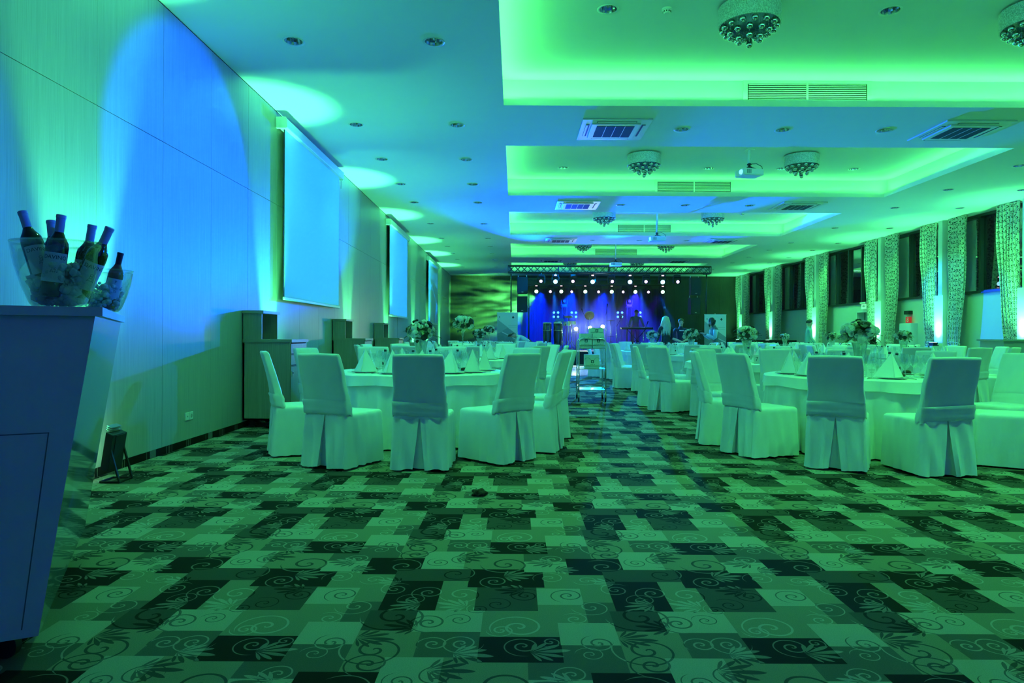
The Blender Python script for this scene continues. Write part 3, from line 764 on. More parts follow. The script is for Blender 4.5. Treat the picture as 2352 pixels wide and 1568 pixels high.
for k in range(4):
    y = 10.4 + 6*k
    cn = ['before the first projector', 'between the two coffers with projectors', 'beyond the second projector', 'near the stage truss'][k]
    cassette(1.48, y, 'square ceiling air conditioner %s on the screen side' % cn); cassette(6.76, y, 'square ceiling air conditioner %s on the window side' % cn)
# vent grilles on the far wall of each coffer
for k, (a, b_) in enumerate(TRAYS[1:]):
    yw = b_ + LEDGE; zc = ZC + LIP + .155
    xc = 4.05
    t_ = thing('vent_grille', 'long slatted vent grille on the %s coffer wall' % ['first', 'second', 'third', 'fourth', 'fifth'][k], 'vent', (xc, yw, zc), 0, 'coffer vent grilles')
    f = MB(); W, H = 1.66, .235
    MB().box((0, -.004, 0), (W, .006, H)).build('backing', M_black, t_)
    for (c0, s0) in (((0, -.012, H/2+.03), (W+.12, .02, .06)), ((0, -.012, -H/2-.01), (W+.12, .02, .02)), ((-W/2-.03, -.012, 0), (.06, .02, H)), ((W/2+.03, -.012, 0), (.06, .02, H)), ((0, -.012, 0), (.025, .02, H))): f.box(c0, s0)
    f.build('frame', M_wplast, t_)
    sl = MB()
    for q in range(9):
        for s in (-1, 1): sl.box((s*W/4, -.016, -H/2 + .026*(q+.5)), (W/2-.03, .008, .010))
    o = sl.build('slats', M_wplast, t_); o['kind'] = 'stuff'
# smoke detectors
for (px, py, k) in ((1532, 20, 1), (1705, 490, 3)):
    p = on_z(px, py, ZI)
    t_ = thing('smoke_detector', 'small round white smoke detector in the %s coffer' % ('first' if k == 1 else 'third'), 'smoke detector', (p.x, p.y, ZI), 0)
    MB().lathe([(0, 0), (.055, 0), (.055, -.018), (.045, -.024), (.04, -.045), (.03, -.055), (0, -.056)], 20).build('housing', M_wplast, t_, True, angle=40)
    s_l = MB()
    for q in range(10): s_l.box((.0425*math.cos(q*PI/5), .0425*math.sin(q*PI/5), -.036), (.006, .012, .012), Matrix.Rotation(q*PI/5, 3, 'Z'))
    s_l.build('sensor_slots', M_black, t_)
# chandeliers: silver drum with hanging glass balls
m, t, b = newmat('drum_sparkle'); M_drum = m
v = t.n.new('ShaderNodeTexVoronoi'); t.l.new(t.mapping(t.coord(), (1, 1, .6)), v.inputs['Vector']); v.inputs['Scale'].default_value = 140
t.l.new(t.mix(v.outputs['Color'], (.25, .27, .27), (.75, .78, .78)), b.inputs['Base Color']); b.inputs['Roughness'].default_value = .35; b.inputs['Metallic'].default_value = .35
t.l.new(t.bump(v.outputs['Distance'], .5, .004), b.inputs['Normal'])
M_ball = mat('mirror_ball', (.55, .57, .58), .04, 1.0, var=.02); M_bead = mat('bead_glass', (.6, .65, .62), .1, .3)
dr = .325
c1 = MB(); c1.shell([(dr, 0), (dr, -.20)], 48); c1.shell([(dr-.012, 0), (dr-.012, -.20)], 48); c1.shell([(dr-.012, -.2), (dr, -.2)], 48); drumm = c1.build('drum_shade', M_drum, None, True, angle=40)
c1 = MB(); c1.lathe([(0, -.115), (dr-.014, -.115), (dr-.014, -.11), (0, -.11)], 48); platem = c1.build('mirror_plate', mat('mirror_plate', (.35, .4, .38), .25, .8), None)
bm = bmesh.new(); bmesh.ops.create_uvsphere(bm, u_segments=16, v_segments=10, radius=.035); c1 = MB(); c1.bm(bm); ballm = c1.build('ball', M_ball, None, True)
CH = [drumm.data, platem.data, ballm.data]
for o in (drumm, platem, ballm): bpy.data.objects.remove(o)
BP = [(0, 0, -.40)] + [(.12*math.cos(a), .12*math.sin(a), -.335) for a in [2*PI*k/6+.2 for k in range(6)]] + [(.205*math.cos(a), .205*math.sin(a), -.275) for a in [2*PI*k/10 for k in range(10)]] + [(.275*math.cos(a), .275*math.sin(a), -.225) for a in [2*PI*k/14+.1 for k in range(14)]]
sm = MB()
for (x, y, z) in BP: sm.tube([(x, y, z+.03), (x, y, -.115)], .0015, 4)
for (x, y, z) in BP:
    for q in range(4):
        zz = z + .05 + q*.025
        if zz < -.12: sm.lathe([(0, -.006), (.006, 0), (0, .006)], 6, c=(x, y, zz))
so_ = sm.build('bead_strings', M_bead, None); STR = so_.data; bpy.data.objects.remove(so_)
def chandelier(x, y, label):
    t_ = thing('chandelier', label, 'chandelier', (x, y, ZI), 0, 'drum chandeliers')
    MB().lathe([(0, 0), (.25, 0), (.25, -.03), (0, -.03)], 24).build('mounting_plate', M_black, t_)
    d_ = mesh_obj('drum_shade', CH[0], t_, (0, 0, -.022)); mesh_obj('mirror_plate', CH[1], t_, (0, 0, -.022))
    mesh_obj('bead_strings', STR, t_, (0, 0, -.022))
    for p in BP: mesh_obj('ball', CH[2], t_, (p[0], p[1], p[2] - .022))
ON = ['first', 'second', 'third', 'fourth', 'fifth']
for k in range(5):
    y = (TRAYS[k+1][0] + TRAYS[k+1][1])/2
    chandelier(2.51, y, 'silver drum chandelier with hanging balls in the %s coffer, screen side' % ON[k]); chandelier(5.59, y, 'silver drum chandelier with hanging balls in the %s coffer, window side' % ON[k])
# projectors
def projector(x, y, z, ztop, label, rz):
    t_ = thing('projector', label, 'projector', (x, y, z), rz, 'ceiling projectors')
    L_ = ztop - z
    MB().tube([(0, 0, .19), (0, 0, L_)], .026, 12).build('ceiling_pole', M_wplast, t_, True)
    MB().box((0, 0, L_-.006), (.14, .14, .012)).build('ceiling_plate', M_wplast, t_)
    j = MB(); j.lathe([(0, .105), (.05, .105), (.05, .12), (.03, .125), (.02, .15), (.045, .16), (.045, .175), (.02, .19), (0, .19)], 16); j.build('ball_joint', M_black, t_, True, angle=40)
    arms = MB()
    for a in range(4): arms.tube([(0, 0, .12), (.13*math.cos(a*PI/2+.78), .13*math.sin(a*PI/2+.78), .07)], .008, 6)
    arms.build('mount_arms', M_black, t_)
    b = MB(); b.bbox((0, 0, 0), (.42, .33, .13), .03); bd = b.build('body', M_wplast, t_)
    MB().lathe([(0, 0), (.045, 0), (.045, .02), (.036, .03), (0, .022)], 20, c=(-.205, -.06, .0), M=Matrix.Rotation(-PI/2, 3, 'Y')).build('lens', mat('lens_glow', (.1, .3, .9), .1, emit=(.1, .5, 1), es=3), bd, True)
    g = MB()
    for q in range(6): g.box((-.15 + .016*q, -.1655, .0), (.006, .004, .08))
    g.build('vent_slots', M_black, bd)
    MB().tube([(.0, -.02, .17), (.12, -.05, .18), (.20, -.10, .12), (.21, -.12, .05)], .006, 6).build('cable', M_black, t_, True)
    return t_
PJ = [(at_y(1721, 398, 13.0), 'white ceiling projector on a pole inside the second coffer'), (at_y(1509, 549, 19.2), 'white ceiling projector on a pole inside the third coffer'), (at_y(1414, 607, 25.2), 'white ceiling projector hanging before the stage truss')]
for k, (p, l) in enumerate(PJ): projector(p.x, p.y, p.z, ZI if k < 2 else ZI, l, [.25, .1, .1][k])
# projector beams: flat blue picture thrown on each screen
def beam(src, scr, watt):
    ya, yb, z0, z1 = sc(*scr); xc = XL + .08
    ctr = Vector((xc, (ya+yb)/2, (z0+z1)/2)); frm = Vector(src)
    o = lamp('SPOT', 'projector_beam', frm, ctr, (1, 1, 1), watt, spot_size=math.radians(44), spot_blend=0.0, shadow_soft_size=.01)
    l = o.data; l.use_nodes = True; t = NT(l.node_tree); e = t.n['Emission']
    nrm = t.n.new('ShaderNodeTexCoord').outputs['Normal']   # direction in lamp space
    Mw = o.rotation_euler.to_matrix()
    s = t.sep(nrm)
    def row(r): return t.m('ADD', t.m('ADD', t.m('MULTIPLY', s[0], Mw[r][0]), t.m('MULTIPLY', s[1], Mw[r][1])), t.m('MULTIPLY', s[2], Mw[r][2]))
    wx, wy, wz = row(0), row(1), row(2)
    k = t.m('DIVIDE', xc - frm.x, wx)
    Y = t.m('MULTIPLY_ADD', k, wy, frm.y); Z = t.m('MULTIPLY_ADD', k, wz, frm.z)
    inY = t.m('LESS_THAN', t.m('ABSOLUTE', t.m('SUBTRACT', Y, (ya+yb)/2)), (yb-ya)/2 - .01); inZ = t.m('LESS_THAN', t.m('ABSOLUTE', t.m('SUBTRACT', Z, (z0+z1)/2)), (z1-z0)/2 - .01)
    e.inputs['Color'].default_value = (0.0, .26, 1.0, 1)
    t.l.new(t.m('MULTIPLY', inY, inZ), e.inputs['Strength'])
for (p, _), scr in zip(PJ, ((652, 779, 297, 682), (894, 937, 516, 722), (983.5, 1007.5, 597, 741))):
    beam((p.x - .35, p.y - .06, p.z), scr, 2600)

# ================================================================== banquet chairs under fabric covers
m, t, b = newmat('cover_fabric'); M_cov = m
q = t.coord(); n1 = t.noise(t.mapping(q, (1.0, 1.0, .45)), 9.0, 1.5, .4); n2 = t.noise(q, 600.0, 1.0)
t.l.new(t.mix(n1, (.70, .71, .69), (.80, .81, .79)), b.inputs['Base Color']); b.inputs['Roughness'].default_value = .62; b.inputs['Sheen Weight'].default_value = .25
t.l.new(t.bump(t.m('ADD', t.m('MULTIPLY', n1, 1.0), t.m('MULTIPLY', n2, .04)), .16, .03), b.inputs['Normal'])
m, t, b = newmat('table_linen'); M_lin = m
n1 = t.noise(t.coord(), 9.0, 2.0)
t.l.new(t.mix(n1, (.74, .75, .72), (.82, .83, .80)), b.inputs['Base Color']); b.inputs['Roughness'].default_value = .7
t.l.new(t.bump(n1, .08, .02), b.inputs['Normal'])
def chair_meshes(seed):
    r = random.Random(seed); ph = [r.random()*6.28 for _ in range(8)]
    # --- skirt with seat top: loops from hem to seat, inverted pleat at the back
    SW, SD0, SD1, SZ = .233, -.262, .27, .47
    def loop_pts(z):
        t_ = 1 - z/SZ                        # 1 at the hem
        hw = SW + .018*t_; y0 = SD0 - .036*t_; y1 = SD1 + .012*t_; rc = .035
        pw = .003 + .05*t_**1.1; dp = .008 + .055*t_
        P = []
        def wav(k, s): return .011*t_*math.sin(k*9 + ph[s]) + .006*t_*math.sin(k*19 + ph[s+1]) + .006*math.sin(k*7 + z*11 + ph[s+2])
        nb = 12
        # back, from +x corner to the pleat, pleat, then to -x corner
        for i in range(nb+1):
            x = hw - rc - (hw - rc - pw)*i/nb; P.append((x, y0 - wav(x*6, 0)*(1 if i < nb-1 else .2)))
        P.append((pw + .008, y0 + dp*.55)); P.append((pw + .012, y0 + dp)); P.append((0, y0 + dp + .004)); P.append((-pw - .012, y0 + dp)); P.append((-pw - .008, y0 + dp*.55))
        for i in range(nb+1):
            x = -pw - (hw - rc - pw)*i/nb; P.append((x, y0 - wav(x*6, 1)*(1 if i > 1 else .2)))
        for i in range(1, 4): a = PI*1.5 - i*PI/8; P.append((-hw + rc + rc*math.cos(a), y0 + rc + rc*math.sin(a)))
        ns = 14
        for i in range(ns+1): y = y0 + rc + (y1 - y0 - 2*rc)*i/ns; P.append((-hw - wav(y*7, 2)*(.4 + .6*math.sin(PI*i/ns)) + .010*t_*math.sin(PI*i/ns), y))
        for i in range(1, 4): a = PI - i*PI/8; P.append((-hw + rc + rc*math.cos(a), y1 - rc + rc*math.sin(a)))
        for i in range(9): x = -hw + rc + (2*hw - 2*rc)*i/8; P.append((x, y1 + wav(x*6, 3)))
        for i in range(1, 4): a = PI/2 - i*PI/8; P.append((hw - rc + rc*math.cos(a), y1 - rc + rc*math.sin(a)))
        for i in range(ns+1): y = y1 - rc - (y1 - y0 - 2*rc)*i/ns; P.append((hw + wav(y*7, 4)*(.4 + .6*math.sin(PI*i/ns)) - .010*t_*math.sin(PI*i/ns), y))
        for i in range(1, 4): a = -i*PI/8; P.append((hw - rc + rc*math.cos(a), y0 + rc + rc*math.sin(a)))
        return P
    zs = [.018, .05, .09, .14, .19, .24, .29, .34, .39, .43, .455]
    a = MB(); V = []; n = None
    for z in zs:
        L_ = loop_pts(z); n = len(L_)
        V += [(x, y, z + (.006*math.sin(3*x*9 + ph[5]) if z < .03 else 0)) for x, y in L_]
    cx, cy = 0, (SD0+SD1)/2
    for k, (sc_, dz) in enumerate(((.975, .468), (.93, .477), (.55, .483))):
        L_ = loop_pts(.46); V += [(cx + (x-cx)*sc_, cy + (y-cy)*sc_, dz) for x, y in L_]
    V.append((cx, cy, .484))
    nz = len(zs) + 3; F = []
    for j in range(nz-1):
        for i in range(n): k = (i+1) % n; F.append((j*n+i, j*n+k, (j+1)*n+k, (j+1)*n+i))
    for i in range(n): F.append(((nz-1)*n+i, (nz-1)*n+(i+1) % n, nz*n))
    skirt = a.add(V, F).build('seat_skirt', M_cov, None, True, angle=55)
    # --- back cover: leaning padded slab
    a = MB(); V = []; NP = 44
    zl = [.44, .48, .53, .58, .63, .68, .73, .78, .83, .88, .93, .965, .975, .987, .995]
    for j, z in enumerate(zl):
        f = max(0, (z - .44)/.557); yc = -.216 - .135*f**1.35; hw = .232 - .016*f; th = .042 - .010*f
        sh = 1.0
        if z > .972: q_ = (z - .972)/.025; sh = math.sqrt(max(0, 1 - .7*q_*q_))
        hw2 = hw - (1-sh)*.018; th2 = th*sh
        for i in range(NP):
            an = 2*PI*i/NP; c0, s0 = math.cos(an), math.sin(an); e = .16
            x = hw2*math.copysign(abs(c0)**e, c0); y = th2*math.copysign(abs(s0)**.42, s0)
            gat = max(0, 1 - f/.55)
            y += (-1 if s0 < 0 else 1)*gat*.008*math.sin(x*75 + ph[6] + 3*math.sin(z*6)) + .006*math.sin(x*8 + z*7 + ph[7])*(1-f)
            x += .006*math.sin(z*24 + ph[4] + (2 if c0 > 0 else 0))*(1 - f*.5)
            V.append((x, yc + y, z + (.004*math.cos(x*9) if j > 11 else 0)))
    F = []
    nz = len(zl)
    for j in range(nz-1):
        for i in range(NP): k = (i+1) % NP; F.append((j*NP+i, j*NP+k, (j+1)*NP+k, (j+1)*NP+i))
    F.append(tuple((nz-1)*NP + i for i in range(NP)))
    back = a.add(V, F).build('back_cover', M_cov, None, True, angle=60)
    # --- sash band
    a = MB(); V = []; NP = 56
    zl = [.468, .478, .505, .53, .555, .582, .592]
    for j, z in enumerate(zl):
        f = (z - .44)/.557; yc = -.216 - .135*f**1.35; e = .20
        off = .009 if 0 < j < 6 else .006
        for i in range(NP):
            an = 2*PI*i/NP; c0, s0 = math.cos(an), math.sin(an)
            x = (.230 + off)*math.copysign(abs(c0)**e, c0); y = (.047 + off)*math.copysign(abs(s0)**.5, s0)
            k = .0035*math.sin(j*2.2 + x*6 + ph[2]); dz = .010*math.sin((x+.2)*5 + ph[3]) - .018*(1 if s0 > 0 else 0)
            V.append((x, yc + y + (k if s0 > 0 else -k), z + dz))
    F = []
    for j in range(len(zl)-1):
        for i in range(NP): k = (i+1) % NP; F.append((j*NP+i, j*NP+k, (j+1)*NP+k, (j+1)*NP+i))
    sash = a.add(V, F).build('sash', M_cov, None, True, angle=60)
    out = [skirt.data, back.data, sash.data]
    for o in (skirt, back, sash): bpy.data.objects.remove(o)
    return out
VAR = [chair_meshes(s) for s in (11, 23, 37)]
lg = MB().box((0, 0, .10), (.035, .035, .20), taper=.8).build('leg', mat('leg_dark_wood', (.02, .015, .01), .5)); LEGM = lg.data; bpy.data.objects.remove(lg)
NCH = 0
def chair(x, y, deg, label, group):
    """deg: facing, measured from the stage direction towards the window side"""
    global NCH
    t_ = thing('banquet_chair', label, 'chair', (x, y, 0), -math.radians(deg), group)
    v = VAR[NCH % 3]; NCH += 1
    for n_, me in zip(('seat_skirt', 'back_cover', 'sash'), v): mesh_obj(n_, me, t_)
    for (lx, ly) in ((-.19, -.20), (.19, -.20), (-.19, .23), (.19, .23)): mesh_obj('leg', LEGM, t_, (lx, ly, 0))
    return t_

# ================================================================== round tables
TZ, TR = .755, .93
def cloth_meshes(seed):
    r = random.Random(seed); ph = [r.random()*6.28 for _ in range(6)]; N = 168
    def body(zl, amp, nf, top):
        a = MB(); V = []
        for j, z in enumerate(zl):
            f = (TZ - z)/TZ
            for i in range(N):
                an = 2*PI*i/N
                wv = amp*f**1.15*(math.sin(nf*an + ph[0] + .6*math.sin(3*an)) + .4*math.sin(2*nf*an + ph[1])) + .02*f
                rr = TR + top + wv
                V.append((rr*math.cos(an), rr*math.sin(an), z))
        F = []
        for j in range(len(zl)-1):
            for i in range(N): k = (i+1) % N; F.append((j*N+i, j*N+k, (j+1)*N+k, (j+1)*N+i))
        F.append(tuple(range(N)))
        return a.add(V, F)
    under = body([TZ-.004, TZ-.014, TZ-.04, TZ-.10, TZ-.2, TZ-.35, TZ-.55, .015], .052, 24, -.004).build('tablecloth', M_lin, None, True, angle=50)
    a = MB(); V = []
    for j, (z, k) in enumerate(((TZ, 0), (TZ-.004, .6), (TZ-.014, 1), (TZ-.05, 1), (TZ-.085, 1), (TZ-.115, 1))):
        for i in range(N):
            an = 2*PI*i/N; f = j/5
            wv = (.006 + .022*f*f)*(.5 + .5*math.sin(13*an + ph[2] + math.sin(2*an))) + .010*f*math.sin(29*an + ph[3])
            rr = (TR - .010) + .026*min(1, j/2) + (wv + .008 if j > 1 else 0)
            V.append((rr*math.cos(an), rr*math.sin(an), z - (.010*math.sin(7*an + ph[4])*f)))
    F = []
    for j in range(5):
        for i in range(N): k = (i+1) % N; F.append((j*N+i, j*N+k, (j+1)*N+k, (j+1)*N+i))
    F.append(tuple(range(N-1, -1, -1)))
    over = a.add(V, F).build('top_cloth', M_lin, None, True, angle=50)
    out = (under.data, over.data)
    bpy.data.objects.remove(under); bpy.data.objects.remove(over)
    return out
CLO = [cloth_meshes(s) for s in (3, 8)]
tp = MB().lathe([(0, TZ-.03), (TR-.012, TZ-.03), (TR-.012, TZ-.006), (0, TZ-.006)], 48).build('tabletop', M_oak2); TPM = tp.data; bpy.data.objects.remove(tp)
tl = MB().tube([(0, 0, 0), (0, 0, TZ-.03)], .02, 8).build('leg', M_steel); TLM = tl.data; bpy.data.objects.remove(tl)
# ---- tableware prototypes
M_glass = clear('drinking_glass', (.90, .94, .93), 1.0, .02, .10)
M_bottle = clear('water_bottle_glass', (.80, .88, .87), .95, .03, .13)
def proto_mesh(mb, name, m, smooth=True, angle=40):
    o = mb.build(name, m, None, smooth, angle=angle); me = o.data; bpy.data.objects.remove(o); return me
G_wine = proto_mesh(MB().shell([(.036, .0), (.034, .003), (.006, .008), (.0045, .02), (.0045, .095), (.008, .102), (.030, .118), (.042, .145), (.043, .168), (.036, .205), (.031, .222)], 20), 'wine_glass', M_glass)
G_water = proto_mesh(MB().shell([(.038, .0), (.036, .003), (.006, .008), (.005, .02), (.005, .075), (.010, .083), (.036, .105), (.046, .135), (.044, .165), (.037, .192)], 20), 'water_goblet', M_glass)
G_flute = proto_mesh(MB().shell([(.032, .0), (.03, .003), (.005, .008), (.004, .02), (.004, .085), (.012, .10), (.023, .13), (.026, .18), (.023, .23)], 18), 'champagne_flute', M_glass)
M_bl = mat('bottle_label_black', (.015, .015, .02), .5); M_capb = mat('bottle_cap_black', (.03, .03, .035), .4); M_capw = mat('bottle_cap_silver', (.6, .6, .6), .3, .8)
B_body = proto_mesh(MB().lathe([(0, .004), (.030, 0), (.033, .006), (.033, .145), (.030, .165), (.016, .19), (.0125, .20), (.0125, .222), (0, .222)], 20), 'glass_body', M_bottle)
B_cap = proto_mesh(MB().lathe([(0, .218), (.0145, .218), (.0145, .238), (0, .238)], 14), 'cap', M_capb)
B_band = proto_mesh(MB().lathe([(.0130, .238), (.0142, .238), (.0142, .246), (0, .247)], 14), 'cap_top', M_capw)
lb = MB()
P = []
for z in (.075, .105):
    for k in range(7): a = -.45 + .9*k/6; P.append((.0335*math.sin(a), -.0335*math.cos(a), z))
lb.add(P, [(k, k+1, 8+k, 7+k) for k in range(6)]); B_lab = proto_mesh(lb, 'label', M_bl)
M_porc = mat('porcelain', (.78, .79, .77), .15, var=.01)
P_plate = proto_mesh(MB().lathe([(0, .002), (.08, .002), (.09, .004), (.135, .014), (.137, .017), (.13, .016), (.088, .008), (0, .007)], 36), 'plate', M_porc)
P_bread = proto_mesh(MB().lathe([(0, .002), (.05, .002), (.075, .010), (.085, .013), (.084, .015), (.05, .006), (0, .006)], 28), 'bread_plate', M_porc)
M_nap = mat('napkin_linen', (.78, .79, .76), .75, var=.02, scale=40)
def napkin():
    A = Vector((0, .01, .235)); a = MB()
    # tall folded tent: front crease, two flaring sides, a tucked back flap
    F0, L0, R0 = Vector((.0, -.075, 0)), Vector((-.155, .035, 0)), Vector((.12, .06, 0))
    def panel(p, q, bul):
        V = []; n = 8
        for j in range(n+1):
            for i in range(n+1):
                s, t_ = i/n, j/n; b0 = p.lerp(q, s); v = b0.lerp(A, t_)
                out = Vector((b0.x, b0.y, 0)); out = out.normalized() if out.length > 0 else out
                v = v + out*bul*math.sin(PI*s)*(1-t_)
                V.append(v)
        a.add(V, [(j*(n+1)+i, j*(n+1)+i+1, (j+1)*(n+1)+i+1, (j+1)*(n+1)+i) for j in range(n) for i in range(n)])
    panel(L0, F0, .012); panel(F0, R0, .014)
    panel(Vector((-.15, .04, 0)), Vector((.0, .075, 0)), .01); panel(Vector((.0, .075, 0)), Vector((.118, .064, 0)), .01)
    a.tube([F0 + Vector((.004, -.004, .003)), F0.lerp(A, .5) + Vector((.003, -.004, 0)), A], [.005, .004, .002], 6)
    return proto_mesh(a, 'napkin', M_nap, True, 35)
NAP = napkin()
M_cut = mat('cutlery_steel', (.6, .6, .6), .18, 1.0)
def knife():
    a = MB(); a.bbox((0, -.06, .004), (.012, .095, .006), .0025); a.bbox((0, .05, .003), (.018, .125, .003), .001); return proto_mesh(a, 'knife', M_cut, False)
def fork():
    a = MB(); a.bbox((0, -.05, .004), (.009, .11, .004), .0015); a.bbox((0, .03, .004), (.022, .045, .003), .001)
    for k in range(4): a.box((-.0085 + .0057*k, .075, .006), (.0028, .05, .002))
    return proto_mesh(a, 'fork', M_cut, False)
KNI, FOR = knife(), fork()
m, t, b = newmat('bread_crust'); M_bread = m
n1 = t.noise(t.coord(), 60.0, 4.0, .7); t.l.new(t.mix(n1, (.10, .055, .02), (.36, .24, .10)), b.inputs['Base Color']); b.inputs['Roughness'].default_value = .8; t.l.new(t.bump(n1, .6, .01), b.inputs['Normal'])
m, t, b = newmat('seeded_bread'); M_seed = m
n1 = t.noise(t.coord(), 140.0, 4.0, .7); t.l.new(t.mix(n1, (.015, .010, .005), (.09, .06, .03)), b.inputs['Base Color']); b.inputs['Roughness'].default_value = .8; t.l.new(t.bump(n1, .8, .012), b.inputs['Normal'])
def roll_mesh(seed, m, sx=.045, sy=.035, sz=.026, bump=.12):
    r = random.Random(seed); bm = bmesh.new(); bmesh.ops.create_icosphere(bm, subdivisions=3, radius=1)
    for v in bm.verts:
        k = 1 + bump*(math.sin(v.co.x*5 + seed) * math.cos(v.co.y*4 + v.co.z*3))*.6 + r.uniform(-.03, .03)
        v.co = Vector((v.co.x*sx*k, v.co.y*sy*k, max(v.co.z, -.6)*sz*k + sz*.58))
    a = MB(); a.bm(bm); return proto_mesh(a, 'bread_roll', m, True, 80)
ROLL_ = [roll_mesh(1, M_bread), roll_mesh(2, M_seed)]
def put(name, me, loc, rz, label, cat, group, parts=None):
    if parts:
        t_ = thing(name, label, cat, loc, rz, group)
        for n_, q_ in parts: mesh_obj(n_, q_, t_)
        return t_
    o = mesh_obj(name, me, loc=loc, rot=(0, 0, rz)); return tag(o, label, cat, group)
def water_bottle(loc, rz, label, group):
    return put('water_bottle', None, loc, rz, label, 'bottle', group, (('glass_body', B_body), ('cap', B_cap), ('cap_top', B_band), ('label', B_lab)))
# ---- flower centrepieces
M_wfl = mat('petal_white', (.75, .74, .66), .6, var=.08, scale=60); M_cfl = mat('petal_cream', (.62, .56, .36), .6, var=.12, scale=60)
M_leaf = mat('leaf_green', (.035, .06, .02), .4, var=.3, scale=30); M_leaf2 = mat('leaf_brown', (.06, .05, .02), .45, var=.3, scale=30); M_pod = mat('seed_pod', (.03, .022, .015), .6)
def rose_mesh(m, n, seed):
    r = random.Random(seed); a = MB()
    for (rad, np_, op, h) in ((.010, 3, .10, .030), (.019, 5, .35, .030), (.029, 6, .75, .026), (.037, 7, 1.15, .02)):
        for k in range(np_):
            an = 2*PI*k/np_ + r.random()*.5; w = 2*PI/np_*1.25; V = []
            for j in range(4):
                f = j/3
                for i in range(4):
                    s = (i/3 - .5)*w*(1 - .25*f*f)
                    rr = rad*(.35 + .65*math.sin(min(1, f*1.1)*PI/2)) + op*.006*f*f
                    V.append((rr*math.cos(an+s), rr*math.sin(an+s), h*(f**.8) - op*.006*f*f - .012))
            a.add(V, [(j*4+i, j*4+i+1, (j+1)*4+i+1, (j+1)*4+i) for j in range(3) for i in range(3)])
    return proto_mesh(a, n, m, True, 80)
ROSE, CREAM = rose_mesh(M_wfl, 'rose', 1), rose_mesh(M_cfl, 'rose', 2)
def hydr():
    r = random.Random(5); a = MB()
    for k in range(60):
        z = 1 - 1.4*k/59; an = k*2.39996; q_ = math.sqrt(max(0, 1-z*z)); d = Vector((q_*math.cos(an), q_*math.sin(an), z)); c0 = d*.048
        tq = d.to_track_quat('Z', 'Y').to_matrix()
        for p in range(4):
            e = Matrix.Rotation(p*PI/2 + r.random(), 3, 'Z')
            a.add([c0 + tq @ (e @ Vector(v)) for v in ((0, 0, 0), (.006, .009, .005), (0, .015, .003), (-.006, .009, .005))], [(0, 1, 2, 3)])
    bm = bmesh.new(); bmesh.ops.create_icosphere(bm, subdivisions=2, radius=.046); a.bm(bm)
    return proto_mesh(a, 'hydrangea', M_wfl, True, 60)
HYD = hydr()
def pod():
    a = MB(); a.lathe([(0, -.03), (.012, -.02), (.032, .01), (.034, .018), (.03, .02), (0, .022)], 18)
    for k in range(13):
        rr, an = (0, 0) if k == 0 else ((.012, k*PI/2.0) if k < 5 else (.024, k*PI/4))
        a.lathe([(0, .0215), (.0036, .0215), (.0036, .0255), (.0, .0265)], 7, c=(rr*math.cos(an), rr*math.sin(an), 0))
    return proto_mesh(a, 'lotus_pod', M_pod, True, 50)
POD = pod()
def leafm(m, n, L_=.07, W=.046):
    a = MB(); V = []
    for j in range(7):
        f = j/6; w_ = W/2*math.sin(PI*min(1, f*.96 + .04))**.8
        for i in (-1, 0, 1): V.append((i*w_, f*L_, .006*abs(i) - .025*f*f))
    a.add(V, [(j*3+i, j*3+i+1, (j+1)*3+i+1, (j+1)*3+i) for j in range(6) for i in range(2)])
    return proto_mesh(a, n, m, True, 80)
LEAF, LEAF2 = leafm(M_leaf, 'leaf'), leafm(M_leaf2, 'leaf', .078, .05)
M_vase = clear('vase_glass', (.80, .86, .82), .9, .06, .16)
VAS1 = proto_mesh(MB().shell([(.055, 0), (.053, .006), (.018, .014), (.012, .03), (.016, .06), (.012, .09), (.020, .105), (.016, .125), (.022, .14), (.045, .165), (.052, .20), (.062, .27), (.076, .33), (.082, .345), (.076, .342), (.058, .27), (.046, .19), (.03, .162), (0, .155)], 40, flute=14, fl=.035), 'vase', M_vase)
VAS2 = proto_mesh(MB().shell([(.06, 0), (.058, .008), (.022, .02), (.012, .04), (.022, .075), (.012, .10), (.010, .2), (.010, .38), (.024, .41), (.016, .45), (.05, .50), (.055, .505), (.0, .50)], 28), 'vase', M_vase)
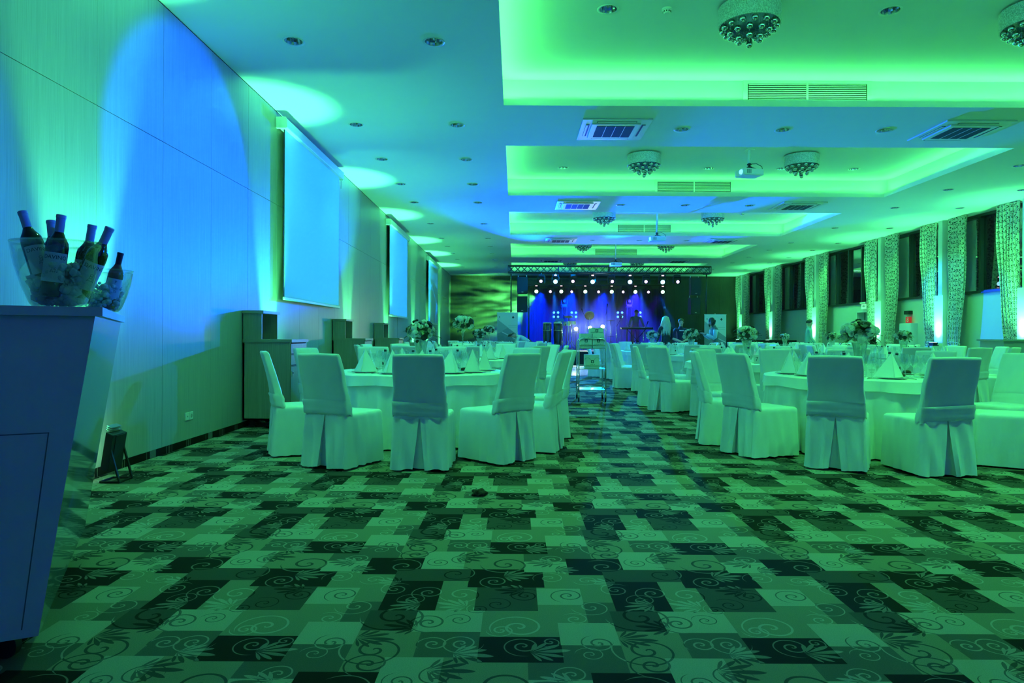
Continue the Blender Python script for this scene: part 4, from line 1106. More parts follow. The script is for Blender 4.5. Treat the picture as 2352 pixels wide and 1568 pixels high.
def centrepiece(x, y, kind, rad, label, seed, full=True):
    r = random.Random(seed)
    t_ = thing('flower_centrepiece', label, 'flowers', (x, y, TZ), r.random()*6, 'table flower centrepieces')
    mesh_obj('vase', VAS1 if kind == 1 else VAS2, t_)
    h = (.345 if kind == 1 else .51) + rad*.55
    bm = bmesh.new(); bmesh.ops.create_icosphere(bm, subdivisions=2, radius=rad*.72); a = MB(); a.bm(bm, Matrix.Translation((0, 0, h)) @ Matrix.Diagonal((1, 1, .72, 1)))
    a.build('moss_core', M_leaf, t_, True)
    n = 72
    for k in range(n):
        z = 1 - 1.62*(k+.5)/n; an = k*2.39996; q_ = math.sqrt(max(0, 1-z*z)); d = Vector((q_*math.cos(an), q_*math.sin(an), z))
        pos = Vector((d.x*rad*.88, d.y*rad*.88, h + d.z*rad*.68)); rot = d.to_track_quat('Z', 'Y').to_euler()
        u = r.random()
        if seed == 45: u = u**.55
        if u < .33: mesh_obj('rose', ROSE, t_, pos, rot, r.uniform(.62, .9)*rad/.19)
        elif u < .56: mesh_obj('rose', CREAM, t_, pos, rot, r.uniform(.6, .8)*rad/.19)
        elif u < .62: mesh_obj('hydrangea', HYD, t_, pos*.98, rot, r.uniform(.65, 1.0)*rad/.19)
        elif u < .72: mesh_obj('lotus_pod', POD, t_, pos, rot, r.uniform(.9, 1.3)*rad/.19)
        else:
            d2 = (Vector((d.x, d.y, d.z*.4 - .05)) + Vector((r.uniform(-.3, .3), r.uniform(-.3, .3), r.uniform(-.3, .3)))).normalized()
            mesh_obj('leaf', LEAF if r.random() < .7 else LEAF2, t_, pos*.93, d2.to_track_quat('Y', 'Z').to_euler(), r.uniform(.7, 1.1)*rad/.19)
    for k in range(7):
        an = r.random()*6.28; d2 = Vector((math.cos(an), math.sin(an), r.uniform(-.6, .8))).normalized()
        mesh_obj('leaf', LEAF2 if k % 3 else LEAF, t_, (math.cos(an)*rad*.75, math.sin(an)*rad*.75, h + r.uniform(-.35, .5)*rad), d2.to_track_quat('Y', 'Z').to_euler(), r.uniform(1.0, 1.5)*rad/.19)
    return t_
# ---- all tables
T = {  # name: x, y, chairs or None, centrepiece kind, radius, phrase
 1: (-1.06, 7.70, [(-.80, 6.06, 2), (-1.53, 6.12, 24), (-2.10, 6.72, 66), (-2.24, 8.25, 110), (-.17, 6.38, -45), (.17, 6.95, -74), (.29, 7.82, -104), (-.02, 8.92, -146), (-.92, 9.42, 182), (-1.80, 9.15, 152)], 1, .172, 'the table by the first sideboard'),
 5: (3.66, 7.25, [(2.90, 6.12, 30), (3.56, 5.90, -4), (4.50, 6.20, -58), (5.00, 7.00, -112), (4.86, 8.0, -138), (4.20, 8.62, 200), (3.45, 8.68, 178), (2.62, 8.36, 138), (2.30, 7.42, 98), (2.41, 6.72, 68)], 1, .185, 'the table beside the window bar'),
 6: (3.75, 11.05, [(3.68, 9.62, 3), (2.88, 10.05, 26), (2.44, 10.62, 54), (2.36, 11.42, 96), (2.85, 12.25, 140), (3.70, 12.55, 180), (4.62, 12.25, 216), (5.15, 11.5, -110), (5.10, 10.65, -68), (4.68, 9.90, -36)], 1, .185, 'the table with card 7'),
 2: (-.92, 12.0, None, 2, .19, 'the second table along the screens'),
 3: (-.90, 17.25, None, 1, .18, 'the third table along the screens'),
 4: (-.80, 21.2, None, 2, .18, 'the fourth table along the screens'),
 7: (3.95, 15.3, None, 1, .19, 'the table right behind card 7'),
 8: (3.90, 19.4, None, 1, .185, 'the table before the standing people'),
 9: (7.40, 13.0, None, 1, .155, 'the first table along the curtains'),
 10: (7.80, 16.8, None, 1, .145, 'the second table along the curtains'),
 11: (8.18, 20.7, None, 1, .14, 'the third table along the curtains')}
CL = {1: ['back squarely to the crust', 'back turned to the bar', 'nearest the sideboard, side-on', 'facing the aisle beyond the sideboard', 'turned away from the trolley', 'side-on at the aisle', 'facing the sideboard from the aisle', 'facing away from the trolley', 'opposite the crust', 'opposite, on the sideboard side'],
      5: ['back squarely to the carpet', 'darkest back, by the bar side', 'side-on, nearest the bar unit', 'facing the aisle, bar side', 'far side, facing the bar counter', 'opposite, window side', 'opposite, beside card 7', 'far side, near the aisle', 'side-on at the aisle', 'back half turned to the aisle'],
      6: ['back squarely to the napkins', 'back turned to the aisle corner', 'half turned beside the aisle', 'side-on at the aisle', 'facing the aisle from behind', 'opposite the card', 'opposite, window side', 'side-on, window side', 'half turned, window side', 'back turned to the window bar']}
PHASE = {2: 8, 3: 20, 4: 5, 7: 24, 8: 16, 9: 12, 10: 30, 11: 3}
for k, (x, y, chs, kind, rad, ph) in T.items():
    r = random.Random(100+k)
    t_ = thing('round_table', 'round banquet table hidden under white cloths, %s' % ph, 'table', (x, y, 0), 0, 'round banquet tables')
    mesh_obj('tabletop', TPM, t_)
    for a in range(4): mesh_obj('leg', TLM, t_, (.5*math.cos(a*PI/2), .5*math.sin(a*PI/2), 0))
    u = mesh_obj('tablecloth', CLO[k % 2][0], loc=(x, y, 0), rot=(0, 0, k*.7)); tag(u, 'long white tablecloth falling to the floor around ' + ph, 'tablecloth', 'long tablecloths')
    o = mesh_obj('top_cloth', CLO[k % 2][1], loc=(x, y, .003), rot=(0, 0, k*1.1)); tag(o, 'short white top cloth laid over ' + ph, 'tablecloth', 'top cloths')
    if chs is None:
        chs = []
        for q in range(10):
            an = math.radians(PHASE[k] + 36*q + r.uniform(-5, 5)); rr = (1.47 if k != 9 else 1.40) + r.uniform(-.05, .06)
            cx, cy = x + rr*math.sin(an), y - rr*math.cos(an)
            chs.append((cx, cy, -math.degrees(an) + r.uniform(-9, 9)))
    for q, (cx, cy, dg) in enumerate(chs):
        ex = CL.get(k, [''] * 10)[q]
        chair(cx, cy, dg, 'white covered chair at ' + ph + (', ' + ex if ex else ''), 'chairs at ' + ph)
    tz = TZ + .0035
    if k == 3: centrepiece(x, y, kind, rad, 'white and cream flowers in a fluted vase on ' + ph, 40+k)
    else: centrepiece(x, y, kind, rad, ('white and cream flowers on a tall slim stand on ' if kind == 2 else 'white and cream flowers in a fluted vase on ') + ph, 40+k)
    near = k in (1, 5)
    for q, (cx, cy, dg) in enumerate(chs):
        an = math.atan2(cy-y, cx-x)
        def at(rr, dt): return (x + rr*math.cos(an+dt), y + rr*math.sin(an+dt), tz)
        rz = an + PI/2
        put('plate', P_plate, at(.72, 0), 0, 'white dinner plate laid on ' + ph, 'plate', 'dinner plates on ' + ph)
        p_ = at(.72, 0); put('napkin', NAP, (p_[0], p_[1], tz + .0165 if not near else tz + .0165), rz + r.uniform(-.5, .5), 'white napkin folded to a tall point on ' + ph, 'napkin', 'folded napkins on ' + ph)
        put('wine_glass', G_wine, at(.50, .24), 0, 'stemmed wine glass set on ' + ph, 'glass', 'wine glasses on ' + ph)
        put('water_goblet', G_water, at(.56, .40), 0, 'wide stemmed water goblet set on ' + ph, 'glass', 'goblets on ' + ph)
        if near or q % 2 == 0: put('champagne_flute', G_flute, at(.44, .10), 0, 'slim champagne flute set on ' + ph, 'glass', 'flutes on ' + ph)
        if q % 2 == 0: water_bottle(at(.42, -.22), rz, 'clear water bottle with black label on ' + ph, 'water bottles on ' + ph)
        if near:
            put('wine_glass', G_wine, at(.61, .52 if q % 2 else .30), 0, 'stemmed wine glass set on ' + ph, 'glass', 'wine glasses on ' + ph)
            put('knife', KNI, at(.74, .235), rz, 'steel table knife on ' + ph, 'knife', 'knives on ' + ph)
            put('fork', FOR, at(.74, -.235), rz, 'steel table fork on ' + ph, 'fork', 'forks on ' + ph)
            if q % 2 == 0:
                b_ = at(.55, -.42); put('bread_plate', P_bread, b_, 0, 'small bread plate with two rolls on ' + ph, 'plate', 'bread plates on ' + ph)
                put('bread_roll', ROLL_[0], (b_[0]+.02, b_[1]+.03, tz+.007), rz, 'pale crusty bread roll on a side plate of ' + ph, 'bread', 'pale rolls on ' + ph)
                put('bread_roll', ROLL_[1], (b_[0]-.02, b_[1]-.035, tz+.007), rz, 'dark seeded bread roll on a side plate of ' + ph, 'bread', 'seeded rolls on ' + ph)
# chair standing by the wall
chair(9.5, 14.4, -60, 'white covered banquet chair standing alone near the window wall', 'single chairs')
# table number card and menu card
p = on_z(1738, 836, TZ)
t_ = thing('table_card', 'white folded table card showing the number 7', 'card', (p.x, p.y, TZ+.004), .1)
cb_ = MB().box((0, 0, .065), (.10, .003, .13), Matrix.Rotation(-.12, 3, 'X')).build('card', mat('card_paper', (.8, .8, .78), .7, var=.01), t_)
v, f = text_mesh('7', .085); MB().add([Matrix.Rotation(-.12, 3, 'X') @ Vector((q_.x, -.0025, q_.y)) + Vector((0, 0, .068)) for q_ in v], f).build('number', M_ink, t_, fix=False)
p = on_z(2018, 868, TZ)
t_ = thing('menu_card', 'white menu card with faint print standing on the round table by the bar', 'card', (p.x, p.y+.15, TZ+.004), -.2)
MB().box((0, 0, .065), (.10, .003, .13)).build('card', MATS['card_paper'], t_)
tx = MB()
for q_ in range(3): tx.box((.01, -.0022, .07 - .012*q_), (.06 - .012*q_, .001, .003))
tx.build('print_lines', mat('print_grey', (.3, .3, .3), .7), t_)
# dark lump dropped on the carpet
p = on_z(1104, 1138, 0)
lm = roll_mesh(9, M_seed, .052, .036, .032, .45); o = mesh_obj('bread_crust', lm, loc=(p.x-.012, p.y, 0)); tag(o, 'dark knobbly bread crust dropped on the open carpet', 'bread')

# ================================================================== stage
SX0, SX1, SY0, SY1, SZT = .15, 7.1, 25.4, 34.4, .60
M_stg = mat('stage_black', (.02, .02, .025), .4); M_skirt = mat('stage_skirt', (.012, .012, .02), .8)
st = thing('stage', 'low black stage platform carrying the band equipment', 'stage', ((SX0+SX1)/2, SY0, 0))
ox = (SX0+SX1)/2
for k in range(4):
    w_ = (SX1-SX0)/4
    MB().box((SX0 + w_*(k+.5) - ox, (SY1-SY0)/2, SZT-.02), (w_-.006, SY1-SY0, .04)).build('deck_panel', M_stg, st)
MB().box((0, .03, (SZT-.04)/2), (SX1-SX0, .02, SZT-.04)).build('skirt', M_skirt, st)
for k in (0, 2): MB().box((SX0 + 1.0 + k*1.5 - ox, .0, SZT-.012), (1.3, .012, .024)).build('edge_strip', M_steel, st)
MB().box((.0, .015, .05), (5.0, .012, .02)).build('led_strip', mat('led_blue', (.5, .7, 1), .4, emit=(.25, .5, 1), es=9), st)
# backdrop cloth
a = MB(); V = []; N = 150
for z in (SZT, 1.6, 2.6, 3.55):
    for i in range(N): x = .55 + 6.9*i/(N-1); V.append((x, 34.2 + .06*math.sin(i*1.15) + .02*math.sin(i*.37), z))
a.add(V, [(j*N+i, j*N+i+1, (j+1)*N+i+1, (j+1)*N+i) for j in range(3) for i in range(N-1)])
o = a.build('backdrop_curtain', mat('backdrop_cloth', (.03, .03, .04), .9), None, True); tag(o, 'black pleated backdrop curtain behind the band', 'curtain')
M_truss = mat('truss_dark', (.10, .10, .12), .35, .8)
def truss(x0, x1, y, z, label):
    t_ = thing('lighting_truss', label, 'truss', ((x0+x1)/2, y, z), 0, 'stage trusses'); h = .125; L_ = x1-x0
    for dy in (-h, h):
        for dz in (-h, h): MB().tube([(-L_/2, dy, dz), (L_/2, dy, dz)], .025, 8).build('chord', M_truss, t_, True)
    la = MB(); n = round(L_/.25)
    for s in (-h, h):
        for i in range(n):
            a0, a1 = -L_/2 + L_*i/n, -L_/2 + L_*(i+1)/n; f = 1 if i % 2 else -1
            la.tube([(a0, s, -h*f), (a1, s, h*f)], .010, 5); la.tube([(a0, s, h*f), (a1, s, -h*f)], .010, 5); la.tube([(a0, -h*f, s), (a1, h*f, s)], .010, 5)
    for k in range(5):
        xx = -L_/2 + L_*k/4
        for s in (-h, h): la.tube([(xx, s, -h), (xx, s, h)], .02, 5)
    o = la.build('lattice', M_truss, t_); o['kind'] = 'stuff'
    return t_
TY, TZ1 = 26.0, 3.70
truss(-.28, 7.42, TY, TZ1, 'dark lattice truss across the front of the stage')
truss(.5, 6.9, 31.0, 3.62, 'dark lattice truss at the back of the stage')
for x, TY, l in ((-.16, TY, 'beside the drums'), (7.28, TY, 'behind the banner with the man'), (.62, 31.0, 'behind the congas'), (6.78, 31.0, 'behind the keyboard')):
    t_ = thing('truss_lift', 'thin dark lifting post carrying a truss, %s' % l, 'stand', (x, TY, 0 if TY < 27 else SZT), 0, 'truss lifts'); ZT = TZ1 if TY < 27 else 3.62 - SZT
    MB().tube([(0, 0, .0), (0, 0, 1.9)], .035, 10).build('outer_tube', M_truss, t_, True); MB().tube([(0, 0, 1.9), (0, 0, ZT-.15)], .025, 10).build('inner_tube', M_truss, t_, True)
    MB().lathe([(0, 1.84), (.05, 1.84), (.05, 1.93), (0, 1.93)], 10).build('collar', M_steel, t_)
    MB().box((0, 0, ZT-.16), (.2, .3, .02)).build('truss_cradle', M_truss, t_)
    for a in range(3): MB().tube([(0, 0, .45), (.5*math.cos(a*2.1+.5), .5*math.sin(a*2.1+.5), .02)], .018, 6).build('leg', M_truss, t_)
TY = 26.0
# moving heads and wash lights
M_pink = mat('beam_glow', (1, .9, 1), .3, emit=(.75, .42, 1.0), es=7); M_cyan = mat('wash_glow_blue', (.8, .95, 1), .3, emit=(.35, .75, 1.0), es=4.5); M_mint = mat('wash_glow_green', (.8, 1, .9), .3, emit=(.55, 1.0, .70), es=5)
hb = MB(); hb.bbox((0, 0, -.05), (.24, .2, .09), .015); H_base = proto_mesh(hb, 'base', M_black, False)
hy = MB()
for s in (-1, 1): hy.bbox((s*.13, 0, -.20), (.035, .10, .26), .01)
hy.bbox((0, 0, -.10), (.28, .10, .03), .008); H_yoke = proto_mesh(hy, 'yoke', M_black, False)
def head_mesh(r, L_): return proto_mesh(MB().lathe([(0, -.12), (r*.7, -.12), (r*.9, -.05), (r, .04), (r, L_), (r*.93, L_), (r*.93, L_-.012), (0, L_-.012)], 20), 'lamp_head', M_black)
H_beam, H_wash = head_mesh(.085, .15), head_mesh(.105, .11)
L_beam = proto_mesh(MB().lathe([(0, .139), (.05, .139), (.055, .142), (.05, .147), (0, .15)], 18), 'lens', M_pink)
def dots(m, n):
    a = MB()
    for (rr, c) in ((0, 1), (.036, 6), (.068, 12)):
        for k in range(c): an = 2*PI*k/c; a.lathe([(.0155, .098), (.015, .103), (0, .106)], 8, c=(rr*math.cos(an), rr*math.sin(an), 0))
    return proto_mesh(a, n, m)
L_w1, L_w2 = dots(M_cyan, 'led_cluster'), dots(M_mint, 'led_cluster')
L_ind = proto_mesh(MB().box((0, -.101, -.04), (.09, .003, .035)), 'display', mat('display_pink', (1, .6, .7), .4, emit=(1, .55, .65), es=3), False)
def moving_head(x, y, z, kind, label, group, az=0.0, tilt=.15, up=False):
    t_ = thing('moving_head', label, 'stage light', (x, y, z), 0, group)
    if up: t_.rotation_euler = (PI, 0, 0)
    mesh_obj('base', H_base, t_)
    yk = mesh_obj('yoke', H_yoke, t_)
    hd = mesh_obj('lamp_head', H_beam if kind == 0 else H_wash, t_, (0, 0, -.26))
    d = Vector((math.sin(az), -math.cos(az)*math.cos(tilt), -math.sin(tilt)*(-1 if up else 1)))
    hd.rotation_euler = d.to_track_quat('Z', 'Y').to_euler()
    ln_ = mesh_obj('lens' if kind == 0 else 'led_cluster', {0: L_beam, 1: L_w1, 2: L_w2}[kind], hd)
    if kind: mesh_obj('display', L_ind, t_)
    if not up: MB().tube([(0, 0, -.01), (0, 0, .05)], .02, 6).build('clamp', M_truss, t_)
    return t_
HZ = TZ1 - .20
for px in (1242.7, 1316.3, 1403.4, 1482.9, 1553): p = at_y(px, 645, TY); moving_head(p.x, TY - .125, HZ + .003, 0, 'small violet beam light hanging from the front truss', 'beam lights on the front truss', R.uniform(-.3, .3), .1)
for px in (1275, 1359.8, 1444.9, 1519.3): p = at_y(px, 647, TY); moving_head(p.x, TY - .125, HZ + .003, 1, 'round blue-white LED wash light hanging from the front truss', 'wash lights on the front truss', 0, .25)
HZ2 = 3.62 - .15
for px in (1231.6, 1288.4, 1343.2, 1403.6, 1457.6, 1519.9): p = at_y(px, 667, 31); moving_head(p.x, 31 - .125, HZ2 - .001, 2, 'round green-white LED wash light on the back truss', 'wash lights on the back truss', 0, .35)
for px in (1264.4, 1315.2, 1373.2, 1432.5, 1487.4): p = at_y(px, 667, 31); moving_head(p.x, 31 - .125, HZ2 - .001, 0, 'small violet beam light on the back truss', 'beam lights on the back truss', R.uniform(-.5, .5), .3)
# stage lamps proper
for x, c, w_ in ((1.2, (0, .015, 1), 800), (2.6, (0, .03, 1), 800), (4.0, (0, .015, 1), 800), (5.4, (.02, .015, 1), 800)):
    lamp('SPOT', 'stage_backlight', (x, 30.6, 3.1), (x + R.uniform(-.5, .5), 33.4, 1.2), c, w_*9, spot_size=math.radians(58), spot_blend=.8, shadow_soft_size=.08)
for (x, tx, c, w_) in ((1.75, 1.75, (.0, .18, 1), 900), (3.2, 3.0, (.0, .12, 1), 700), (4.4, 4.1, (.0, .10, 1), 700), (5.6, 5.9, (.02, .15, 1), 800)):
    lamp('SPOT', 'stage_beam', (x, 30.6, 3.2), (tx, 29.4, .6), c, w_*2, spot_size=math.radians(24), spot_blend=.5, shadow_soft_size=.05)
gob = lamp('SPOT', 'stage_green', (.9, 31.0, 2.9), (-1.3, YB, 2.7), (.10, 1, .20), 8500, spot_size=math.radians(50), spot_blend=1.0, shadow_soft_size=.05)
gob.data.use_nodes = True; t = NT(gob.data.node_tree)     # smoky gobo of the moving head
nz = t.noise(t.mapping(t.n.new('ShaderNodeTexCoord').outputs['Normal'], (3.0, 16.0, 3.0)), 1.0, 4.0, .6)
t.l.new(t.m('MULTIPLY', t.m('POWER', t.m('MAXIMUM', t.m('SUBTRACT', nz, .36), 0.0), 1.3), 9.0), t.n['Emission'].inputs['Strength'])
for k in range(9):
    x = 1.0 + .68*k
    lamp('SPOT', 'beam_head', (x, 25.75 if k % 2 else 30.7, 3.15), (x + R.uniform(-1.2, 1.2), 29.5, .6), (.10, .0, 1) if k % 2 else (0, .10, 1), 1800, spot_size=math.radians(13), spot_blend=.4, shadow_soft_size=.03)
lamp('SPOT', 'stage_front', (3.0, 25.9, 3.3), (3.0, 22.6, 0), (0, .16, 1), 3000, spot_size=math.radians(62), spot_blend=.5, shadow_soft_size=.06)
# hung loudspeakers
M_spk = mat('speaker_black', (.014, .014, .016), .55); M_gril = mat('speaker_grille', (.02, .022, .025), .7, var=.4, scale=300)
def speaker(px, py0, py1, label, yaw):
    p0, p1 = at_y(px, py0, TY), at_y(px, py1, TY); h = p0.z - p1.z
    t_ = thing('loudspeaker', label, 'loudspeaker', (p0.x, TY - .05, p1.z), yaw, 'hung loudspeakers')
    a = MB(); a.add([(-.2, -.17, 0), (.2, -.17, 0), (.14, .17, 0), (-.14, .17, 0), (-.2, -.17, h), (.2, -.17, h), (.14, .17, h), (-.14, .17, h)], BOXF); a.build('cabinet', M_spk, t_)
    MB().box((0, -.175, h/2), (.38, .01, h-.03)).build('grille', M_gril, t_)
    MB().box((0, -.182, .06), (.07, .004, .02)).build('badge', M_steel, t_)
    for s in (-.16, .16): MB().tube([(s, 0, h), (s, 0, h+.075)], .012, 6).build('rigging_chain', M_steel, t_)
speaker(1200, 637, 675, 'black loudspeaker under the truss end by the drums, upper of two', 0); speaker(1199.5, 681, 717, 'black loudspeaker under the truss end by the drums, lower of two', 0)
speaker(1594, 638, 678, 'black loudspeaker under the truss above the banner, upper of two', .15); speaker(1592, 684, 722, 'black loudspeaker under the truss above the banner, lower of two', .25)
# blinder panels
M_bld = mat('blinder_glow', (.5, .9, .9), .4, emit=(.18, .75, .85), es=1.3)
for px, l in ((1277, 'behind the congas'), (1318, 'behind the timbales'), (1424, 'beside the light tower'), (1466, 'behind the keyboard')):
    p = at_y(px, 722.5, 32.5); t_ = thing('blinder_lamp', 'square four-lamp panel %s' % l, 'stage light', (p.x, 32.5, p.z), 0, 'four-lamp panels')
    MB().box((0, .05, 0), (.36, .08, .36)).build('frame', M_black, t_)
    for sx in (-.1, .1):
        for sz in (-.1, .1): MB().lathe([(0, .0), (.055, 0), (.055, .012), (0, .018)], 14, c=(sx, .0, sz), M=Matrix.Rotation(PI/2, 3, 'X')).build('lamp', M_bld, t_, True)
    MB().tube([(0, .06, -.18), (0, .06, SZT - p.z)], .02, 6).build('pole', M_truss, t_)
# light towers with a head on top
for px, l in ((1296, 'behind the congas'), (1445, 'beside the keyboard')):
    p = at_y(px, 705, 31.6)
    t_ = thing('truss_tower', 'slim upright lattice tower %s' % l, 'truss', (p.x, 31.6, SZT), 0, 'truss towers'); h = p.z - SZT
    for a in (-.1, .1):
        for b_ in (-.1, .1): MB().tube([(a, b_, 0), (a, b_, h)], .016, 6).build('chord', M_truss, t_)
    la = MB(); n = 8
    for i in range(n):
        f = 1 if i % 2 else -1; z0, z1 = h*i/n, h*(i+1)/n
        for s in (-.1, .1): la.tube([(-.1*f, s, z0), (.1*f, s, z1)], .007, 4); la.tube([(s, -.1*f, z0), (s, .1*f, z1)], .007, 4)
    o = la.build('lattice', M_truss, t_); o['kind'] = 'stuff'; MB().box((0, 0, h), (.3, .3, .02)).build('top_plate', M_truss, t_)
    moving_head(p.x, 31.6, p.z + .012, 0, 'violet beam light standing on the tower %s' % l, 'lights on towers', 0, .0, True)
# floor par cans
for k, (px, py, yy) in enumerate(((1355, 753, 28.5), (1384, 750, 28.5), (1323, 755, 27.8))):
    p = at_y(px, py, yy); l = ['round bright green-white par lamp behind the cartons', 'bright green-white par lamp above the top carton', 'bright green-white par lamp beside the timbale stand'][k]
    t_ = thing('par_lamp', l, 'stage light', (p.x, yy, p.z), 0, 'par lamps on stage')
    MB().lathe([(0, -.12), (.06, -.12), (.09, -.02), (.095, .06), (.08, .06), (.075, .03), (0, .03)], 18, M=Matrix.Rotation(PI/2, 3, 'X')).build('can', M_black, t_, True)
    MB().lathe([(0, .05), (.08, .045), (.08, .04), (0, .04)], 18, M=Matrix.Rotation(PI/2, 3, 'X')).build('lens', mat('par_glow', (.9, 1, .95), .3, emit=(.75, 1, .72), es=22), t_, True)
    MB().tube([(-.11, 0, 0), (-.11, 0, -.14), (.11, 0, -.14), (.11, 0, 0)], .01, 6).build('yoke', M_black, t_)
    MB().tube([(0, 0, -.14), (0, 0, SZT - p.z)], .016, 6).build('stand_pole', M_truss, t_)
    lamp('SPOT', 'par_light', (p.x, yy - .09, p.z), (p.x, yy - 4, p.z), (.7, 1, .7), 120, spot_size=math.radians(110), spot_blend=.8, shadow_soft_size=.05)
# congas
M_drum2 = mat('conga_shell', (.03, .03, .06), .15, spec=.8); M_skin = mat('drum_skin', (.7, .7, .6), .5)
for k, (px, l) in enumerate(((1257, 'first'), (1281, 'second'))):
    p = at_y(px, 741, 26.4); h = p.z - SZT
    t_ = thing('conga_drum', 'dark barrel conga drum, %s from the banner' % l, 'drum', (p.x, 26.4, SZT), 0, 'conga drums')
    MB().lathe([(.10, .12), (.125, .2), (.16, .55), (.165, .75), (.145, h)], 24).build('shell', M_drum2, t_, True)
    MB().lathe([(0, h+.005), (.14, h+.002), (.15, h-.01), (.15, h-.03), (.155, h-.03), (.155, h+.0), (.14, h+.012), (0, h+.015)], 24).build('drum_skin', M_skin, t_, True)
    MB().tube([(.168*math.cos(a), .168*math.sin(a), h-.30) for a in [2*PI*i/20 for i in range(21)]], .010, 5).build('hoop', M_chrome, t_, True)
    for a in range(6): MB().tube([(.16*math.cos(a*1.047), .16*math.sin(a*1.047), h-.02), (.172*math.cos(a*1.047), .172*math.sin(a*1.047), h-.30)], .006, 5).build('tuning_rod', M_chrome, t_)
    for a in range(3): MB().tube([(.13*math.cos(a*2.1), .13*math.sin(a*2.1), .3), (.24*math.cos(a*2.1), .24*math.sin(a*2.1), 0)], .012, 5).build('leg', M_chrome, t_)
def tripod(t_, h, r=.013, spread=.28, z1=.38):
    MB().tube([(0, 0, .12), (0, 0, h)], r, 8).build('pole', M_chrome, t_, True)
    for a in range(3): MB().tube([(0, 0, z1), (spread*math.cos(a*2.094+.4), spread*math.sin(a*2.094+.4), .01)], r*.8, 6).build('leg', M_chrome, t_)
    MB().lathe([(0, h*.55), (.024, h*.55), (.024, h*.55+.05), (0, h*.55+.05)], 10).build('clutch', M_chrome, t_)
M_cym = mat('cymbal_bronze', (.55, .45, .22), .25, 1.0)
def cymbal(px, py, yy, r, tilt, label, hat=False):
    p = at_y(px, py, yy); h = p.z - SZT
    t_ = thing('cymbal', label, 'cymbal', (p.x, yy, SZT), 0, 'cymbals on stands'); tripod(t_, h)
    Mr = Matrix.Rotation(tilt, 3, 'X')
    MB().lathe([(0, .035), (.02, .035), (.035, .02), (r*.6, .008), (r, -.006), (r, -.009), (r*.6, .004), (0, .015)], 28, c=(0, 0, h), M=Mr).build('plate', M_cym, t_, True)
    if hat: MB().lathe([(0, -.03), (.03, -.02), (r, -.012), (r, -.009), (0, -.012)], 28, c=(0, 0, h-.62), M=Mr).build('lower_plate', M_cym, t_, True)
cymbal(1354, 724, 28.0, .20, -1.15, 'big tilted cymbal above the cartons'); cymbal(1403, 736, 27.2, .18, .0, 'hi-hat cymbal on a tall stand beside the trolley', True); cymbal(1306, 727, 28.2, .18, .3, 'crash cymbal behind the timbales')
# timbales on a stand
p = at_y(1292, 744, 27.1); h = p.z - SZT
t_ = thing('timbales', 'pair of metal timbale drums on a tripod', 'drum', (p.x, 27.1, SZT)); tripod(t_, h)
for s in (-1, 1): MB().lathe([(0, -.16), (.15, -.16), (.15, 0), (0, .005)], 24, c=(s*.17, 0, h+.1)).build('drum', M_chrome, t_, True, angle=40)
MB().box((-.1, .05, h+.16), (.30, .02, .10)).build('cowbell_rack', mat('rack_blue', (.1, .3, .5), .4), t_)
# snare on a stand
p = at_y(1313, 745, 27.55); h = p.z - SZT
t_ = thing('snare_drum', 'snare drum on a chrome tripod beside the bright par lamp', 'drum', (p.x, 27.55, SZT)); tripod(t_, h)
MB().lathe([(0, 0), (.17, 0), (.17, .12), (0, .125)], 24, c=(0, 0, h)).build('shell', M_chrome, t_, True, angle=40); MB().lathe([(0, .125), (.175, .125), (.175, .135), (0, .137)], 24, c=(0, 0, h)).build('drum_skin', M_skin, t_)
def mic(px, pyb, pyt, yy, dx, label):
    p = at_y(px, pyt, yy); h = p.z - SZT
    t_ = thing('microphone_stand', label, 'microphone', (p.x, yy, SZT), 0, 'microphone stands'); tripod(t_, h, .010, .25, .1)
    MB().tube([(0, 0, h), (dx, -.05, h + .28)], .008, 6).build('boom', M_black, t_); e = Vector((dx, -.05, h + .28))
    MB().tube([e, e + Vector((dx*.15, -.02, .05)), e + Vector((dx*.35, -.05, .14))], [.012, .016, .022], 8).build('microphone', M_black, t_, True)
mic(1347, 0, 733, 27.6, -.15, 'boom microphone over the cartons'); mic(1392, 0, 722, 27.0, .03, 'straight microphone beside the hi-hat'); mic(1478, 0, 762, 27.0, .12, 'low microphone before the keyboard'); mic(1416, 0, 750, 27.2, .14, 'boom microphone between hi-hat and keyboard')
# keyboard
p = at_y(1462, 754, 27.8)
t_ = thing('keyboard', 'slim stage keyboard on a crossed stand', 'keyboard', (p.x, 27.8, SZT)); h = p.z - SZT
MB().bbox((0, 0, h), (1.3, .32, .08), .015).build('body', M_black, t_)
ky = MB()
for k in range(42): ky.box((-.6 + .0288*k, -.08, h+.045), (.026, .14, .012))
o = ky.build('keys', M_wplast, t_); o['kind'] = 'stuff'
for s in (-1, 1): MB().tube([(-.4*s, .1*s, 0), (.4*s, .1*s, h-.04)], .016, 6).build('stand_leg', M_black, t_)
# folding stool beside the congas
p = at_y(1243, 785, 25.0)
t_ = thing('folding_stool', 'pale folding stool leaning at the stage edge by the congas', 'stool', (p.x, 25.0, 0), .3)
MB().bbox((0, 0, .78), (.34, .3, .04), .012).build('seat', mat('stool_canvas', (.3, .28, .15), .7), t_)
for s in (-1, 1): MB().tube([(-.17, s*.13, 0), (.17, s*.13, .76)], .012, 6).build('leg', M_steel, t_); MB().tube([(.17, s*.13, 0), (-.17, s*.13, .76)], .012, 6).build('leg', M_steel, t_)

